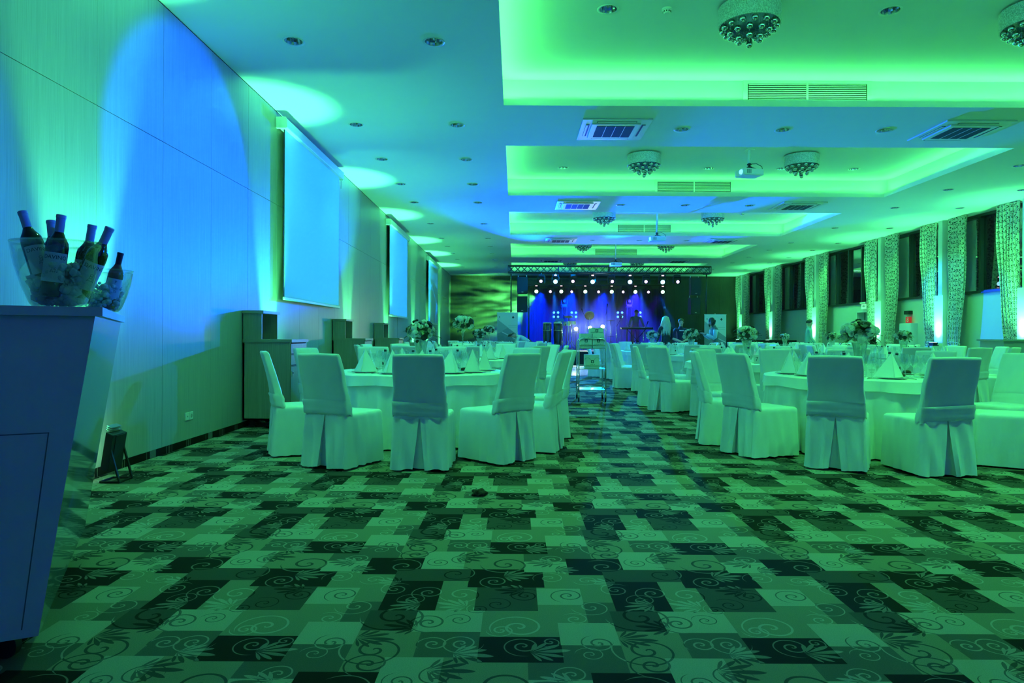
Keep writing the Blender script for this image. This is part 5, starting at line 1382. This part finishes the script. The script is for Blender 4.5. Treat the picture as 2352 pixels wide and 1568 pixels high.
# haze over the stage
m = bpy.data.materials.new('stage_haze'); m.use_nodes = True; MATS['stage_haze'] = m
t = NT(m.node_tree); t.n.remove(t.n['Principled BSDF']); vsn = t.n.new('ShaderNodeVolumeScatter')
vsn.inputs['Color'].default_value = (.9, .95, 1, 1); vsn.inputs['Anisotropy'].default_value = .2
vsn.inputs['Density'].default_value = .05
t.l.new(vsn.outputs[0], t.n['Material Output'].inputs['Volume'])
o = MB().box((3.6, 30.2, 2.05), (6.9, 7.4, 2.85)).build('stage_haze', m); tag(o, 'thin blue-lit haze hanging over the stage', 'haze', kind='stuff')

# ================================================================== banners
m, t, b = newmat('banner_print'); M_ban = m
b.inputs['Base Color'].default_value = (.62, .64, .62, 1); b.inputs['Roughness'].default_value = .5
M_b2 = mat('banner_grey', (.33, .36, .34), .5, var=.02); M_b3 = mat('banner_photo', (.17, .22, .22), .5, var=.5, scale=5)
def banner(px0, px1, pyt, yy, label):
    a, b_ = at_y(px0, pyt, yy), at_y(px1, pyt, yy); W = b_.x - a.x; H = a.z - .08
    t_ = thing('rollup_banner', label, 'banner', ((a.x+b_.x)/2, yy, 0), 0, 'roll-up banners')
    MB().bbox((0, 0, .04), (W+.06, .2, .08), .015).build('base', M_steel, t_)
    MB().box((0, 0, .08+H/2), (W, .004, H)).build('sheet', M_ban, t_)
    MB().box((0, 0, .08+H), (W+.01, .02, .025)).build('top_rail', M_wplast, t_); MB().tube([(0, .03, .05), (0, .03, H+.13)], .01, 6).build('pole', M_steel, t_)
    z = lambda f: .08 + H*f
    y = -.0028
    MB().add([(-W/2, y, z(.88)), (.03*W, y, z(.72)), (-W/2, y, z(.56))], [(0, 1, 2)]).build('triangle_print', M_b2, t_, fix=False)
    MB().add([(.02*W, y-.0004, z(.72)), (W/2, y-.0004, z(.58)), (W/2, y-.0004, z(.49)), (-.28*W, y-.0004, z(.65))], [(0, 1, 2, 3)]).build('band_print', mat('banner_band', (.24, .28, .26), .5), t_, fix=False)
    MB().add([(-.30*W, y-.0003, z(.635)), (W/2, y-.0003, z(.475)), (W/2, y-.0003, z(.24)), (-W/2, y-.0003, z(.40)), (-W/2, y-.0003, z(.6))], [(0, 1, 2, 3, 4)]).build('photo_print', M_b3, t_, fix=False)
    MB().add([(-W/2, y-.0005, z(.40)), (W/2, y-.0005, z(.18)), (W/2, y-.0005, z(.0)), (-W/2, y-.0005, z(.0))], [(0, 1, 2, 3)]).build('lower_print', M_b2, t_, fix=False)
    MB().add([(.22*W, y, z(.915)), (.28*W, y, z(.94)), (.34*W, y, z(.915)), (.28*W, y, z(.885))], [(0, 1, 2, 3)]).build('diamond_logo', M_ink, t_, fix=False)
    MB().box((-.38*W, y, z(.92)), (.03*W, .001, .05)).build('small_logo', M_ink, t_)
    for k in range(2): MB().box((.25*W, y, z(.76 - .03*k)), (.4*W, .001, .012)).build('text_line', MATS['banner_grey'], t_)
banner(1142, 1189, 718, 25.0, 'tall roll-up banner with interior picture beside the conga drums')
banner(1618, 1668, 722.5, 23.5, 'tall roll-up banner behind the man in a waistcoat')

# ================================================================== trolley with water cartons
cx0 = 1.36
tr = thing('service_trolley', 'chrome three-tier service trolley in the aisle, loaded with cartons', 'trolley', (cx0, 12.0, 0), math.radians(-2))
W, D = .235, .60
for s in (-1, 1):
    pass
for yy in (0, D):
    pts = [(-W, yy, .12), (-W, yy, 1.05), (-W+.02, yy, 1.09), (-W+.07, yy, 1.115), (W-.07, yy, 1.115), (W-.02, yy, 1.09), (W, yy, 1.05), (W, yy, .12)]
    MB().tube(pts, .0125, 8).build('end_frame', M_chrome, tr, True)
for z in (.21, .58, .94):
    sh = MB(); sh.box((0, D/2, z), (2*W-.02, D-.02, .012)); sh.build('shelf', M_steel, tr)
    for dz in (.0, .055):
        MB().tube([(-W, 0, z+dz), (W, 0, z+dz), (W, D, z+dz), (-W, D, z+dz), (-W, 0, z+dz)], .006, 6).build('shelf_rail', M_chrome, tr)
for (x, yy) in ((-W, 0), (W, 0), (-W, D), (W, D)):
    c = MB(); c.lathe([(0, -.012), (.045, -.012), (.05, -.006), (.05, .006), (.045, .012), (0, .012)], 18, c=(x, yy+.012, .05), M=Matrix.Rotation(PI/2, 3, 'Y')); w_ = c.build('castor_wheel', M_black, tr)
    MB().bbox((x, yy, .105), (.035, .05, .05), .006).build('castor_fork', M_steel, w_)
M_cart = mat('carton_white', (.66, .68, .64), .7, var=.03); M_cp = mat('carton_grey_print', (.38, .42, .40), .7)
def carton(x, y, z, w, d, h, label, rz=0):
    t_ = thing('water_carton', label, 'carton', (x, y, z), rz, 'water cartons on the trolley')
    MB().bbox((0, 0, h/2), (w, d, h), .004).build('box', M_cart, t_)
    lg_ = MB().box((0, -d/2-.001, h*.50), (.05, .002, .05)).build('logo_square', M_ink, t_)
    MB().add([(-.012, -d/2-.003, h*.5-.014), (.012, -d/2-.003, h*.5-.014), (.016, -d/2-.003, h*.5-.004), (0, -d/2-.003, h*.5+.018), (-.016, -d/2-.003, h*.5-.004)], [(0, 1, 2, 3, 4)]).build('drop_mark', M_cart, lg_, fix=False)
    v, f = text_mesh('AQUA', .034); MB().add([Vector((q_.x, -d/2-.0015, q_.y + h*.26)) for q_ in v], f).build('lettering', M_ink, t_, fix=False)
    for s in (-1, 1): MB().box((s*w*.33, -d/2-.001, h*.22), (w*.24, .002, .02)).build('print_band', M_cp, t_)
    for s in (-1, 1): MB().tube([(s*w*.33 + .05*math.cos(a), -d/2-.001, h*.62 + .04*math.sin(a)) for a in [PI*k/8 for k in range(9)]], .004, 4).build('swirl_print', M_cp, t_)
carton(cx0 - .108, 12.14, .947, .205, .26, .255, 'white water carton on the top tier of the trolley, beside the drums'); carton(cx0 + .108, 12.14, .947, .205, .26, .255, 'white water carton on the top tier, beneath another carton')
carton(cx0 + .085, 12.20, 1.203, .235, .28, .10, 'flat white carton lying on top of another carton')
carton(cx0 + .005, 12.16, .587, .25, .28, .245, 'white water carton alone on the middle tier of the trolley')

# ================================================================== window side furniture
t_ = thing('bar_unit', 'grey bar counter with dark plinth in front of the curtains', 'bar', (9.27, 12.95, 0))
MB().box((1.2, .33, .60), (2.4, .66, 1.0)).build('body', mat('bar_unit_grey', (.36, .37, .34), .5), t_); MB().box((1.2, .32, 1.115), (2.5, .74, .035)).build('top', mat('bar_unit_top', (.30, .31, .29), .4), t_); MB().box((1.2, .34, .05), (2.4, .6, .1)).build('plinth', CARPET[0], t_)
t_ = thing('hose_cabinet', 'white fire hose cabinet on the window wall under a red sign', 'cabinet', (XR, 20.35, .95), 0)
MB().bbox((-.1, 0, .32), (.2, .62, .64), .01).build('box', M_wplast, t_); MB().box((-.204, 0, .32), (.01, .56, .58)).build('door', M_wplast, t_); MB().box((-.212, -.18, .34), (.01, .03, .08)).build('latch', M_black, t_)
t_ = thing('fire_sign', 'small red fire equipment sign with white symbol above the hose cabinet', 'sign', (XR - .12, 20.30, 1.60), 0)
MB().box((0, 0, .09), (.05, .22, .18)).build('plate', mat('sign_red', (.75, .02, .02), .4, emit=(1, .03, .03), es=.3), t_)
for s, r_ in ((.125, .028), (.065, .034)):
    MB().tube([(-.027, r_*math.cos(a), s + r_*math.sin(a)) for a in [2*PI*k/16 for k in range(17)]], .007, 5).build('symbol_ring', M_wplast, t_)
t_ = thing('alarm_box', 'black alarm box on the window wall above the red sign', 'alarm', (XR - .06, 20.42, 1.86), 0)
MB().bbox((0, 0, .05), (.12, .26, .11), .01).build('housing', M_black, t_); MB().box((-.061, 0, .05), (.004, .16, .06)).build('front', M_grl, t_)
t_ = thing('exit_sign', 'small green exit sign over the door in the window wall', 'sign', (XR - .10, 22.95, 2.12), 0)
MB().bbox((0, 0, .20), (.10, .36, .06), .01).build('housing', M_wplast, t_)
pl = MB().box((0, 0, .085), (.012, .32, .17)).build('panel', mat('exit_green', (.25, .7, .45), .4, emit=(.3, 1, .55), es=.6), t_)
MB().add([(-.008, -.10, .06), (-.008, -.02, .06), (-.008, -.02, .03), (-.008, .08, .09), (-.008, -.02, .14), (-.008, -.02, .11), (-.008, -.10, .11)], [(0, 1, 2, 3, 4, 5, 6)]).build('arrow', M_wplast, t_, fix=False)
t_ = thing('black_table', 'long table under a black cloth in front of the far curtains', 'table', (10.0, 29.0, 0))
MB().bbox((0, 0, .52), (3.6, .8, 1.04), .01).build('black_cloth', mat('cloth_black', (.01, .01, .012), .8), t_)
# door in the wood wall beyond the third sideboard
dpos = on_x(913, 772, XL)
d2 = struct(MB().box((XL + .007, dpos.y + .45, 1.03), (.012, 1.0, 2.06)).build('door_2', M_oak)); MB().tube([(XL + .01, dpos.y, 1.05), (XL + .07, dpos.y, 1.05), (XL + .07, dpos.y + .12, 1.05)], .011, 8).build('door_handle', M_steel, d2, True); MB().box((XL + .016, dpos.y, 1.0), (.006, .04, .24)).build('handle_plate', M_steel, d2)
t_ = thing('cabinet', 'grey cabinet standing by the window wall past the exit door', 'cabinet', (XR - .26, 24.7, 0))
MB().bbox((0, 0, .62), (.5, .9, 1.24), .01).build('body', MATS['bar_unit_grey'], t_); MB().box((-.255, 0, .62), (.01, .84, 1.1)).build('door', MATS['bar_unit_top'], t_)

# ================================================================== people
M_sk = mat('skin', (.55, .36, .26), .5, var=.06); M_eye = mat('eye_dark', (.02, .02, .02), .2)
def person(name, label, loc, rz, J, mats, hair, hair_len=0.0, s=1.0):
    """J: joint positions; body grown as one skin over the joint tree; bones carry a material slot"""
    t_ = thing('person', label, 'person', loc, rz); t_.scale = (s,)*3
    V, E, Rr, B = [], [], [], []
    def vtx(p, r): V.append(Vector(p)); Rr.append(r); return len(V)-1
    def bone(a, b, slot): E.append((a, b)); B.append((a, b, slot))
    SK, TOP, LEG, SHOE = 0, 1, 2, 3
    pel = vtx(J['pelvis'], (.155, .105)); wst = vtx(J['waist'], (.135, .095)); chs_ = vtx(J['chest'], (.165, .115)); nk = vtx(J['neck'], (.055, .055))
    bone(pel, wst, TOP); bone(wst, chs_, TOP); bone(chs_, nk, TOP)
    hd = Vector(J['head']); nv = Vector(J['neck']); up = (hd - nv).normalized(); fw = Vector(J.get('look', (0, 1, 0))).normalized()
    jw = vtx(nv.lerp(hd, .55) + fw*.02, (.062, .07)); mid = vtx(hd + fw*.005, (.078, .094)); cr = vtx(hd + up*.085 - fw*.01, (.062, .075))
    bone(nk, jw, SK); bone(jw, mid, SK); bone(mid, cr, SK)
    for sd in ('l', 'r'):
        sg = -1 if sd == 'l' else 1
        sh = vtx(J['sho_'+sd], (.062, .062)); el = vtx(J['elb_'+sd], (.043, .043)); wr_ = vtx(J['wri_'+sd], (.028, .028))
        ua = vtx(Vector(J['sho_'+sd]).lerp(Vector(J['elb_'+sd]), .5), (.052, .052)); fa = vtx(Vector(J['elb_'+sd]).lerp(Vector(J['wri_'+sd]), .35), (.042, .042))
        bone(chs_, sh, TOP); bone(sh, ua, TOP); bone(ua, el, TOP); bone(el, fa, J.get('sleeve', TOP)); bone(fa, wr_, J.get('sleeve', TOP))
        d = (Vector(J['wri_'+sd]) - Vector(J['elb_'+sd])).normalized(); si = d.cross(Vector((0, 0, 1))); si = si.normalized() if si.length > .1 else Vector((1, 0, 0)); dn = d.cross(si).normalized()
        pm = vtx(Vector(J['wri_'+sd]) + d*.055, (.036, .02)); bone(wr_, pm, SK)
        for q, (of, L_) in enumerate(((-.028, .062), (-.010, .076), (.010, .072), (.028, .055))):
            k0 = vtx(Vector(J['wri_'+sd]) + d*.10 + si*of, (.010, .010)); k1 = vtx(Vector(J['wri_'+sd]) + d*(.10 + L_*.55) + si*of*1.1 + dn*.012, (.009, .009)); k2 = vtx(Vector(J['wri_'+sd]) + d*(.10 + L_*.85) + si*of*1.1 + dn*.034, (.008, .008))
            bone(pm, k0, SK); bone(k0, k1, SK); bone(k1, k2, SK)
        th0 = vtx(Vector(J['wri_'+sd]) + d*.05 + si*.045*sg, (.012, .012)); th1 = vtx(Vector(J['wri_'+sd]) + d*.085 + si*.062*sg + dn*.015, (.010, .010)); bone(pm, th0, SK); bone(th0, th1, SK)
        hp = vtx(J['hip_'+sd], (.092, .095)); kn = vtx(J['kne_'+sd], (.058, .060)); an_ = vtx(J['ank_'+sd], (.038, .040))
        tm = vtx(Vector(J['hip_'+sd]).lerp(Vector(J['kne_'+sd]), .4), (.083, .085)); cf = vtx(Vector(J['kne_'+sd]).lerp(Vector(J['ank_'+sd]), .35), (.055, .058))
        bone(pel, hp, LEG); bone(hp, tm, LEG); bone(tm, kn, LEG); bone(kn, cf, LEG); bone(cf, an_, LEG)
        ft = vtx(Vector(J['ank_'+sd]) + Vector((0, .05, -.045)), (.040, .03)); to = vtx(Vector(J['ank_'+sd]) + Vector((.01*sg, .16, -.055)), (.036, .022)); bone(an_, ft, SHOE); bone(ft, to, SHOE)
    me = bpy.data.meshes.new('body'); me.from_pydata(V, E, []); o = bpy.data.objects.new('body', me); C.objects.link(o)
    md = o.modifiers.new('skin', 'SKIN'); md.use_smooth_shade = True; md.branch_smoothing = .4
    for i, sv in enumerate(me.skin_vertices[0].data): sv.radius = Rr[i]; sv.use_root = (i == 0)
    sub = o.modifiers.new('sub', 'SUBSURF'); sub.levels = 2; sub.render_levels = 2
    ev = bpy.data.meshes.new_from_object(o.evaluated_get(bpy.context.evaluated_depsgraph_get()))
    bpy.data.objects.remove(o)
    for x in mats: ev.materials.append(x)
    for p in ev.polygons:
        c = p.center; best = None
        for (a, b_, sl) in B:
            A, D = V[a], V[b_] - V[a]; k = max(0, min(1, (c - A).dot(D)/max(D.length_squared, 1e-9))); ds = (c - (A + D*k)).length - .6*(Rr[a][0]*(1-k) + Rr[b_][0]*k)
            if best is None or ds < best[0]: best = (ds, sl)
        p.material_index = best[1]; p.use_smooth = True
    ev.name = 'body'; body = mesh_obj('body', ev, t_)
    # face: nose, mouth, ears, eyes
    sdv = fw.cross(up).normalized(); f_ = MB()
    fc_ = hd + fw*.092
    f_.tube([fc_ + up*.012 - fw*.012, fc_ - up*.012 + fw*.010, fc_ - up*.022 - fw*.004], [.007, .011, .008], 8); f_.build('nose', M_sk, t_, True)
    for s_2 in (-1, 1):
        e_ = MB(); bm = bmesh.new(); bmesh.ops.create_uvsphere(bm, u_segments=8, v_segments=6, radius=.010); e_.bm(bm, Matrix.Translation(fc_ + up*.018 + sdv*.030*s_2 - fw*.016)); e_.build('eye', M_eye, t_, True)
        e_ = MB(); bm = bmesh.new(); bmesh.ops.create_uvsphere(bm, u_segments=8, v_segments=6, radius=1); e_.bm(bm, Matrix.Translation(hd + sdv*.082*s_2 - up*.005) @ Matrix.Diagonal((.012, .02, .03, 1))); e_.build('ear', M_sk, t_, True)
    MB().tube([fc_ - up*.048 - sdv*.022 - fw*.018, fc_ - up*.050 - fw*.008, fc_ - up*.048 + sdv*.022 - fw*.018], .005, 6).build('mouth', mat('lips', (.4, .16, .14), .5), t_, True)
    # hair cap with locks
    h_ = MB(); N1, N2 = 22, 10; Pv = []
    for j in range(N2+1):
        ph_ = j/N2*1.75
        for i in range(N1):
            a = 2*PI*i/N1; front = max(0, math.cos(a))
            phx = ph_*(1 - .42*front)
            rr = math.sin(min(phx, 1.9)); v = sdv*(rr*math.sin(a)*.093) + fw*(rr*math.cos(a)*.108 - .006) + up*(math.cos(phx)*.112 + .012)
            w_ = 1 + .03*math.sin(7*a + 3*ph_)
            Pv.append(hd + v*w_)
    h_.add(Pv, [(j*N1+i, j*N1+(i+1) % N1, (j+1)*N1+(i+1) % N1, (j+1)*N1+i) for j in range(N2) for i in range(N1)])
    if hair_len:
        dn = Vector((0, 0, -1))
        for k in range(30):
            a = PI*.42 + (2*PI - PI*.84)*k/29; st0 = hd + sdv*math.sin(a)*.09 + fw*math.cos(a)*.10 + up*.03
            out = sdv*math.sin(a)*.045 + fw*math.cos(a)*.05; L_ = hair_len*(.85 + .15*math.sin(k*2.1))
            h_.tube([st0 + up*.05 - out*.3, st0 + out*.5 + dn*.10, st0 + out*1.0 + dn*L_*.55, st0 + out*.9 + dn*L_], [.016, .024, .022, .006], 6)
    h_.build('hair', hair, t_, True)
    return t_
def pose(lean=0.0, **k):
    """standing figure 1.72 m, facing +Y; lean bends the spine forward"""
    c, s_2 = math.cos(lean), math.sin(lean)
    def sp(x, z): return (x, s_2*z, .95 + c*z)
    J = dict(pelvis=(0, 0, .95), waist=sp(0, .17), chest=sp(0, .37), neck=sp(0, .56), head=sp(0, .68), look=(0, math.cos(lean*.6), -math.sin(lean*.6)),
             sho_l=sp(-.185, .46), sho_r=sp(.185, .46), hip_l=(-.09, 0, .90), hip_r=(.09, 0, .90), kne_l=(-.10, .03, .50), kne_r=(.10, .03, .50), ank_l=(-.10, -.01, .085), ank_r=(.10, -.01, .085))
    for sd, sg in (('l', -1), ('r', 1)):
        S_ = Vector(J['sho_'+sd]); J['elb_'+sd] = tuple(S_ + Vector((.05*sg, .02, -.28))); J['wri_'+sd] = tuple(S_ + Vector((.03*sg, .16, -.46)))
    J.update(k); return J
C_blue = mat('shirt_light_blue', (.45, .62, .72), .7); C_vest = mat('waistcoat_grey', (.13, .15, .15), .7); C_dark = mat('dress_black', (.015, .012, .016), .7); C_navy = mat('shirt_navy', (.015, .012, .05), .7)
C_trou = mat('trousers_dark', (.02, .02, .025), .8); C_shoe = mat('shoe_black', (.01, .01, .01), .4); H_blond = mat('hair_blond', (.55, .50, .30), .5, var=.2, scale=80); H_dark = mat('hair_dark', (.015, .012, .01), .5, var=.3, scale=80); C_teal = mat('shirt_teal', (.25, .5, .48), .7); C_grey = mat('shirt_grey', (.10, .12, .14), .7)
def stand(px, pyt, hgt, floor_z=0.0):
    d = ray(px, pyt); y = (hgt + floor_z - EYE)/d.z; return (d.x*y, y, floor_z)
# man in a waistcoat, seen from the side, head bowed over something in his hands
pm_ = person('person', 'dark-haired person in a grey waistcoat and light blue shirt, head bowed, by the banner', (at_y(1648, 0, 20.7).x, 20.7, 0), PI/2, pose(.12, head=(0, .13, 1.615), look=(0, .75, -.65), elb_l=(-.25, .10, 1.12), elb_r=(.25, .10, 1.12), wri_l=(-.10, .34, 1.24), wri_r=(.10, .34, 1.24)), [M_sk, C_vest, C_trou, C_shoe], H_dark, .18)
for sd in (-1, 1): MB().tube([(sd*.20, .07, 1.36), (sd*.25, .10, 1.15), (sd*.235, .12, 1.12), (sd*.12, .32, 1.22)], [.075, .062, .058, .04], 12).build('sleeve', C_blue, pm_, True)
person('person', 'person with long blond hair in a black dress, seen from behind', (at_y(1533, 0, 21.35).x, 21.35, 0), .35, pose(.03, look=(.2, 1, -.1)), [M_sk, C_dark, C_dark, C_shoe], H_blond, .52, 1.03)
pd = person('person', 'dark-haired person in a navy shirt with a pale chest print, facing the hall', (at_y(1567, 0, 22.2).x, 22.2, 0), PI, pose(.05, wri_l=(-.03, .28, 1.02), wri_r=(.05, .28, 1.0), elb_l=(-.27, .02, 1.10), elb_r=(.27, .02, 1.10), look=(0, 1, -.25), sleeve=0), [M_sk, C_navy, C_trou, C_shoe], H_dark)
MB().box((0, .150, 1.36), (.16, .004, .03)).build('chest_print', M_wplast, pd)
person('person', 'person in a light shirt bending over beside the conga drums', (at_y(1222, 0, 24.2).x, 24.2, 0), PI/2 + .1, pose(1.15, elb_l=(-.26, .52, .95), elb_r=(.26, .50, .95), wri_l=(-.18, .62, .72), wri_r=(.2, .60, .72), head=(0, .66, 1.19), look=(0, .7, -.7)), [M_sk, C_blue, C_trou, C_shoe], H_dark)
person('person', 'musician in a grey shirt leaning over the keyboard on stage', (at_y(1462, 0, 28.75).x, 28.75, SZT), PI, pose(.45, elb_l=(-.30, .32, 1.0), elb_r=(.30, .32, 1.0), wri_l=(-.3, .55, .95), wri_r=(.28, .55, .95)), [M_sk, C_grey, C_trou, C_shoe], H_dark)
person('person', 'waiter in a teal shirt walking in front of the curtains', (at_y(1858, 0, 22.3).x, 22.3, 0), -PI/2 - .2, pose(.1, kne_l=(-.09, .14, .52), ank_l=(-.09, .18, .09), kne_r=(.09, -.04, .49), ank_r=(.09, -.22, .12)), [M_sk, C_teal, C_trou, C_shoe], H_dark)
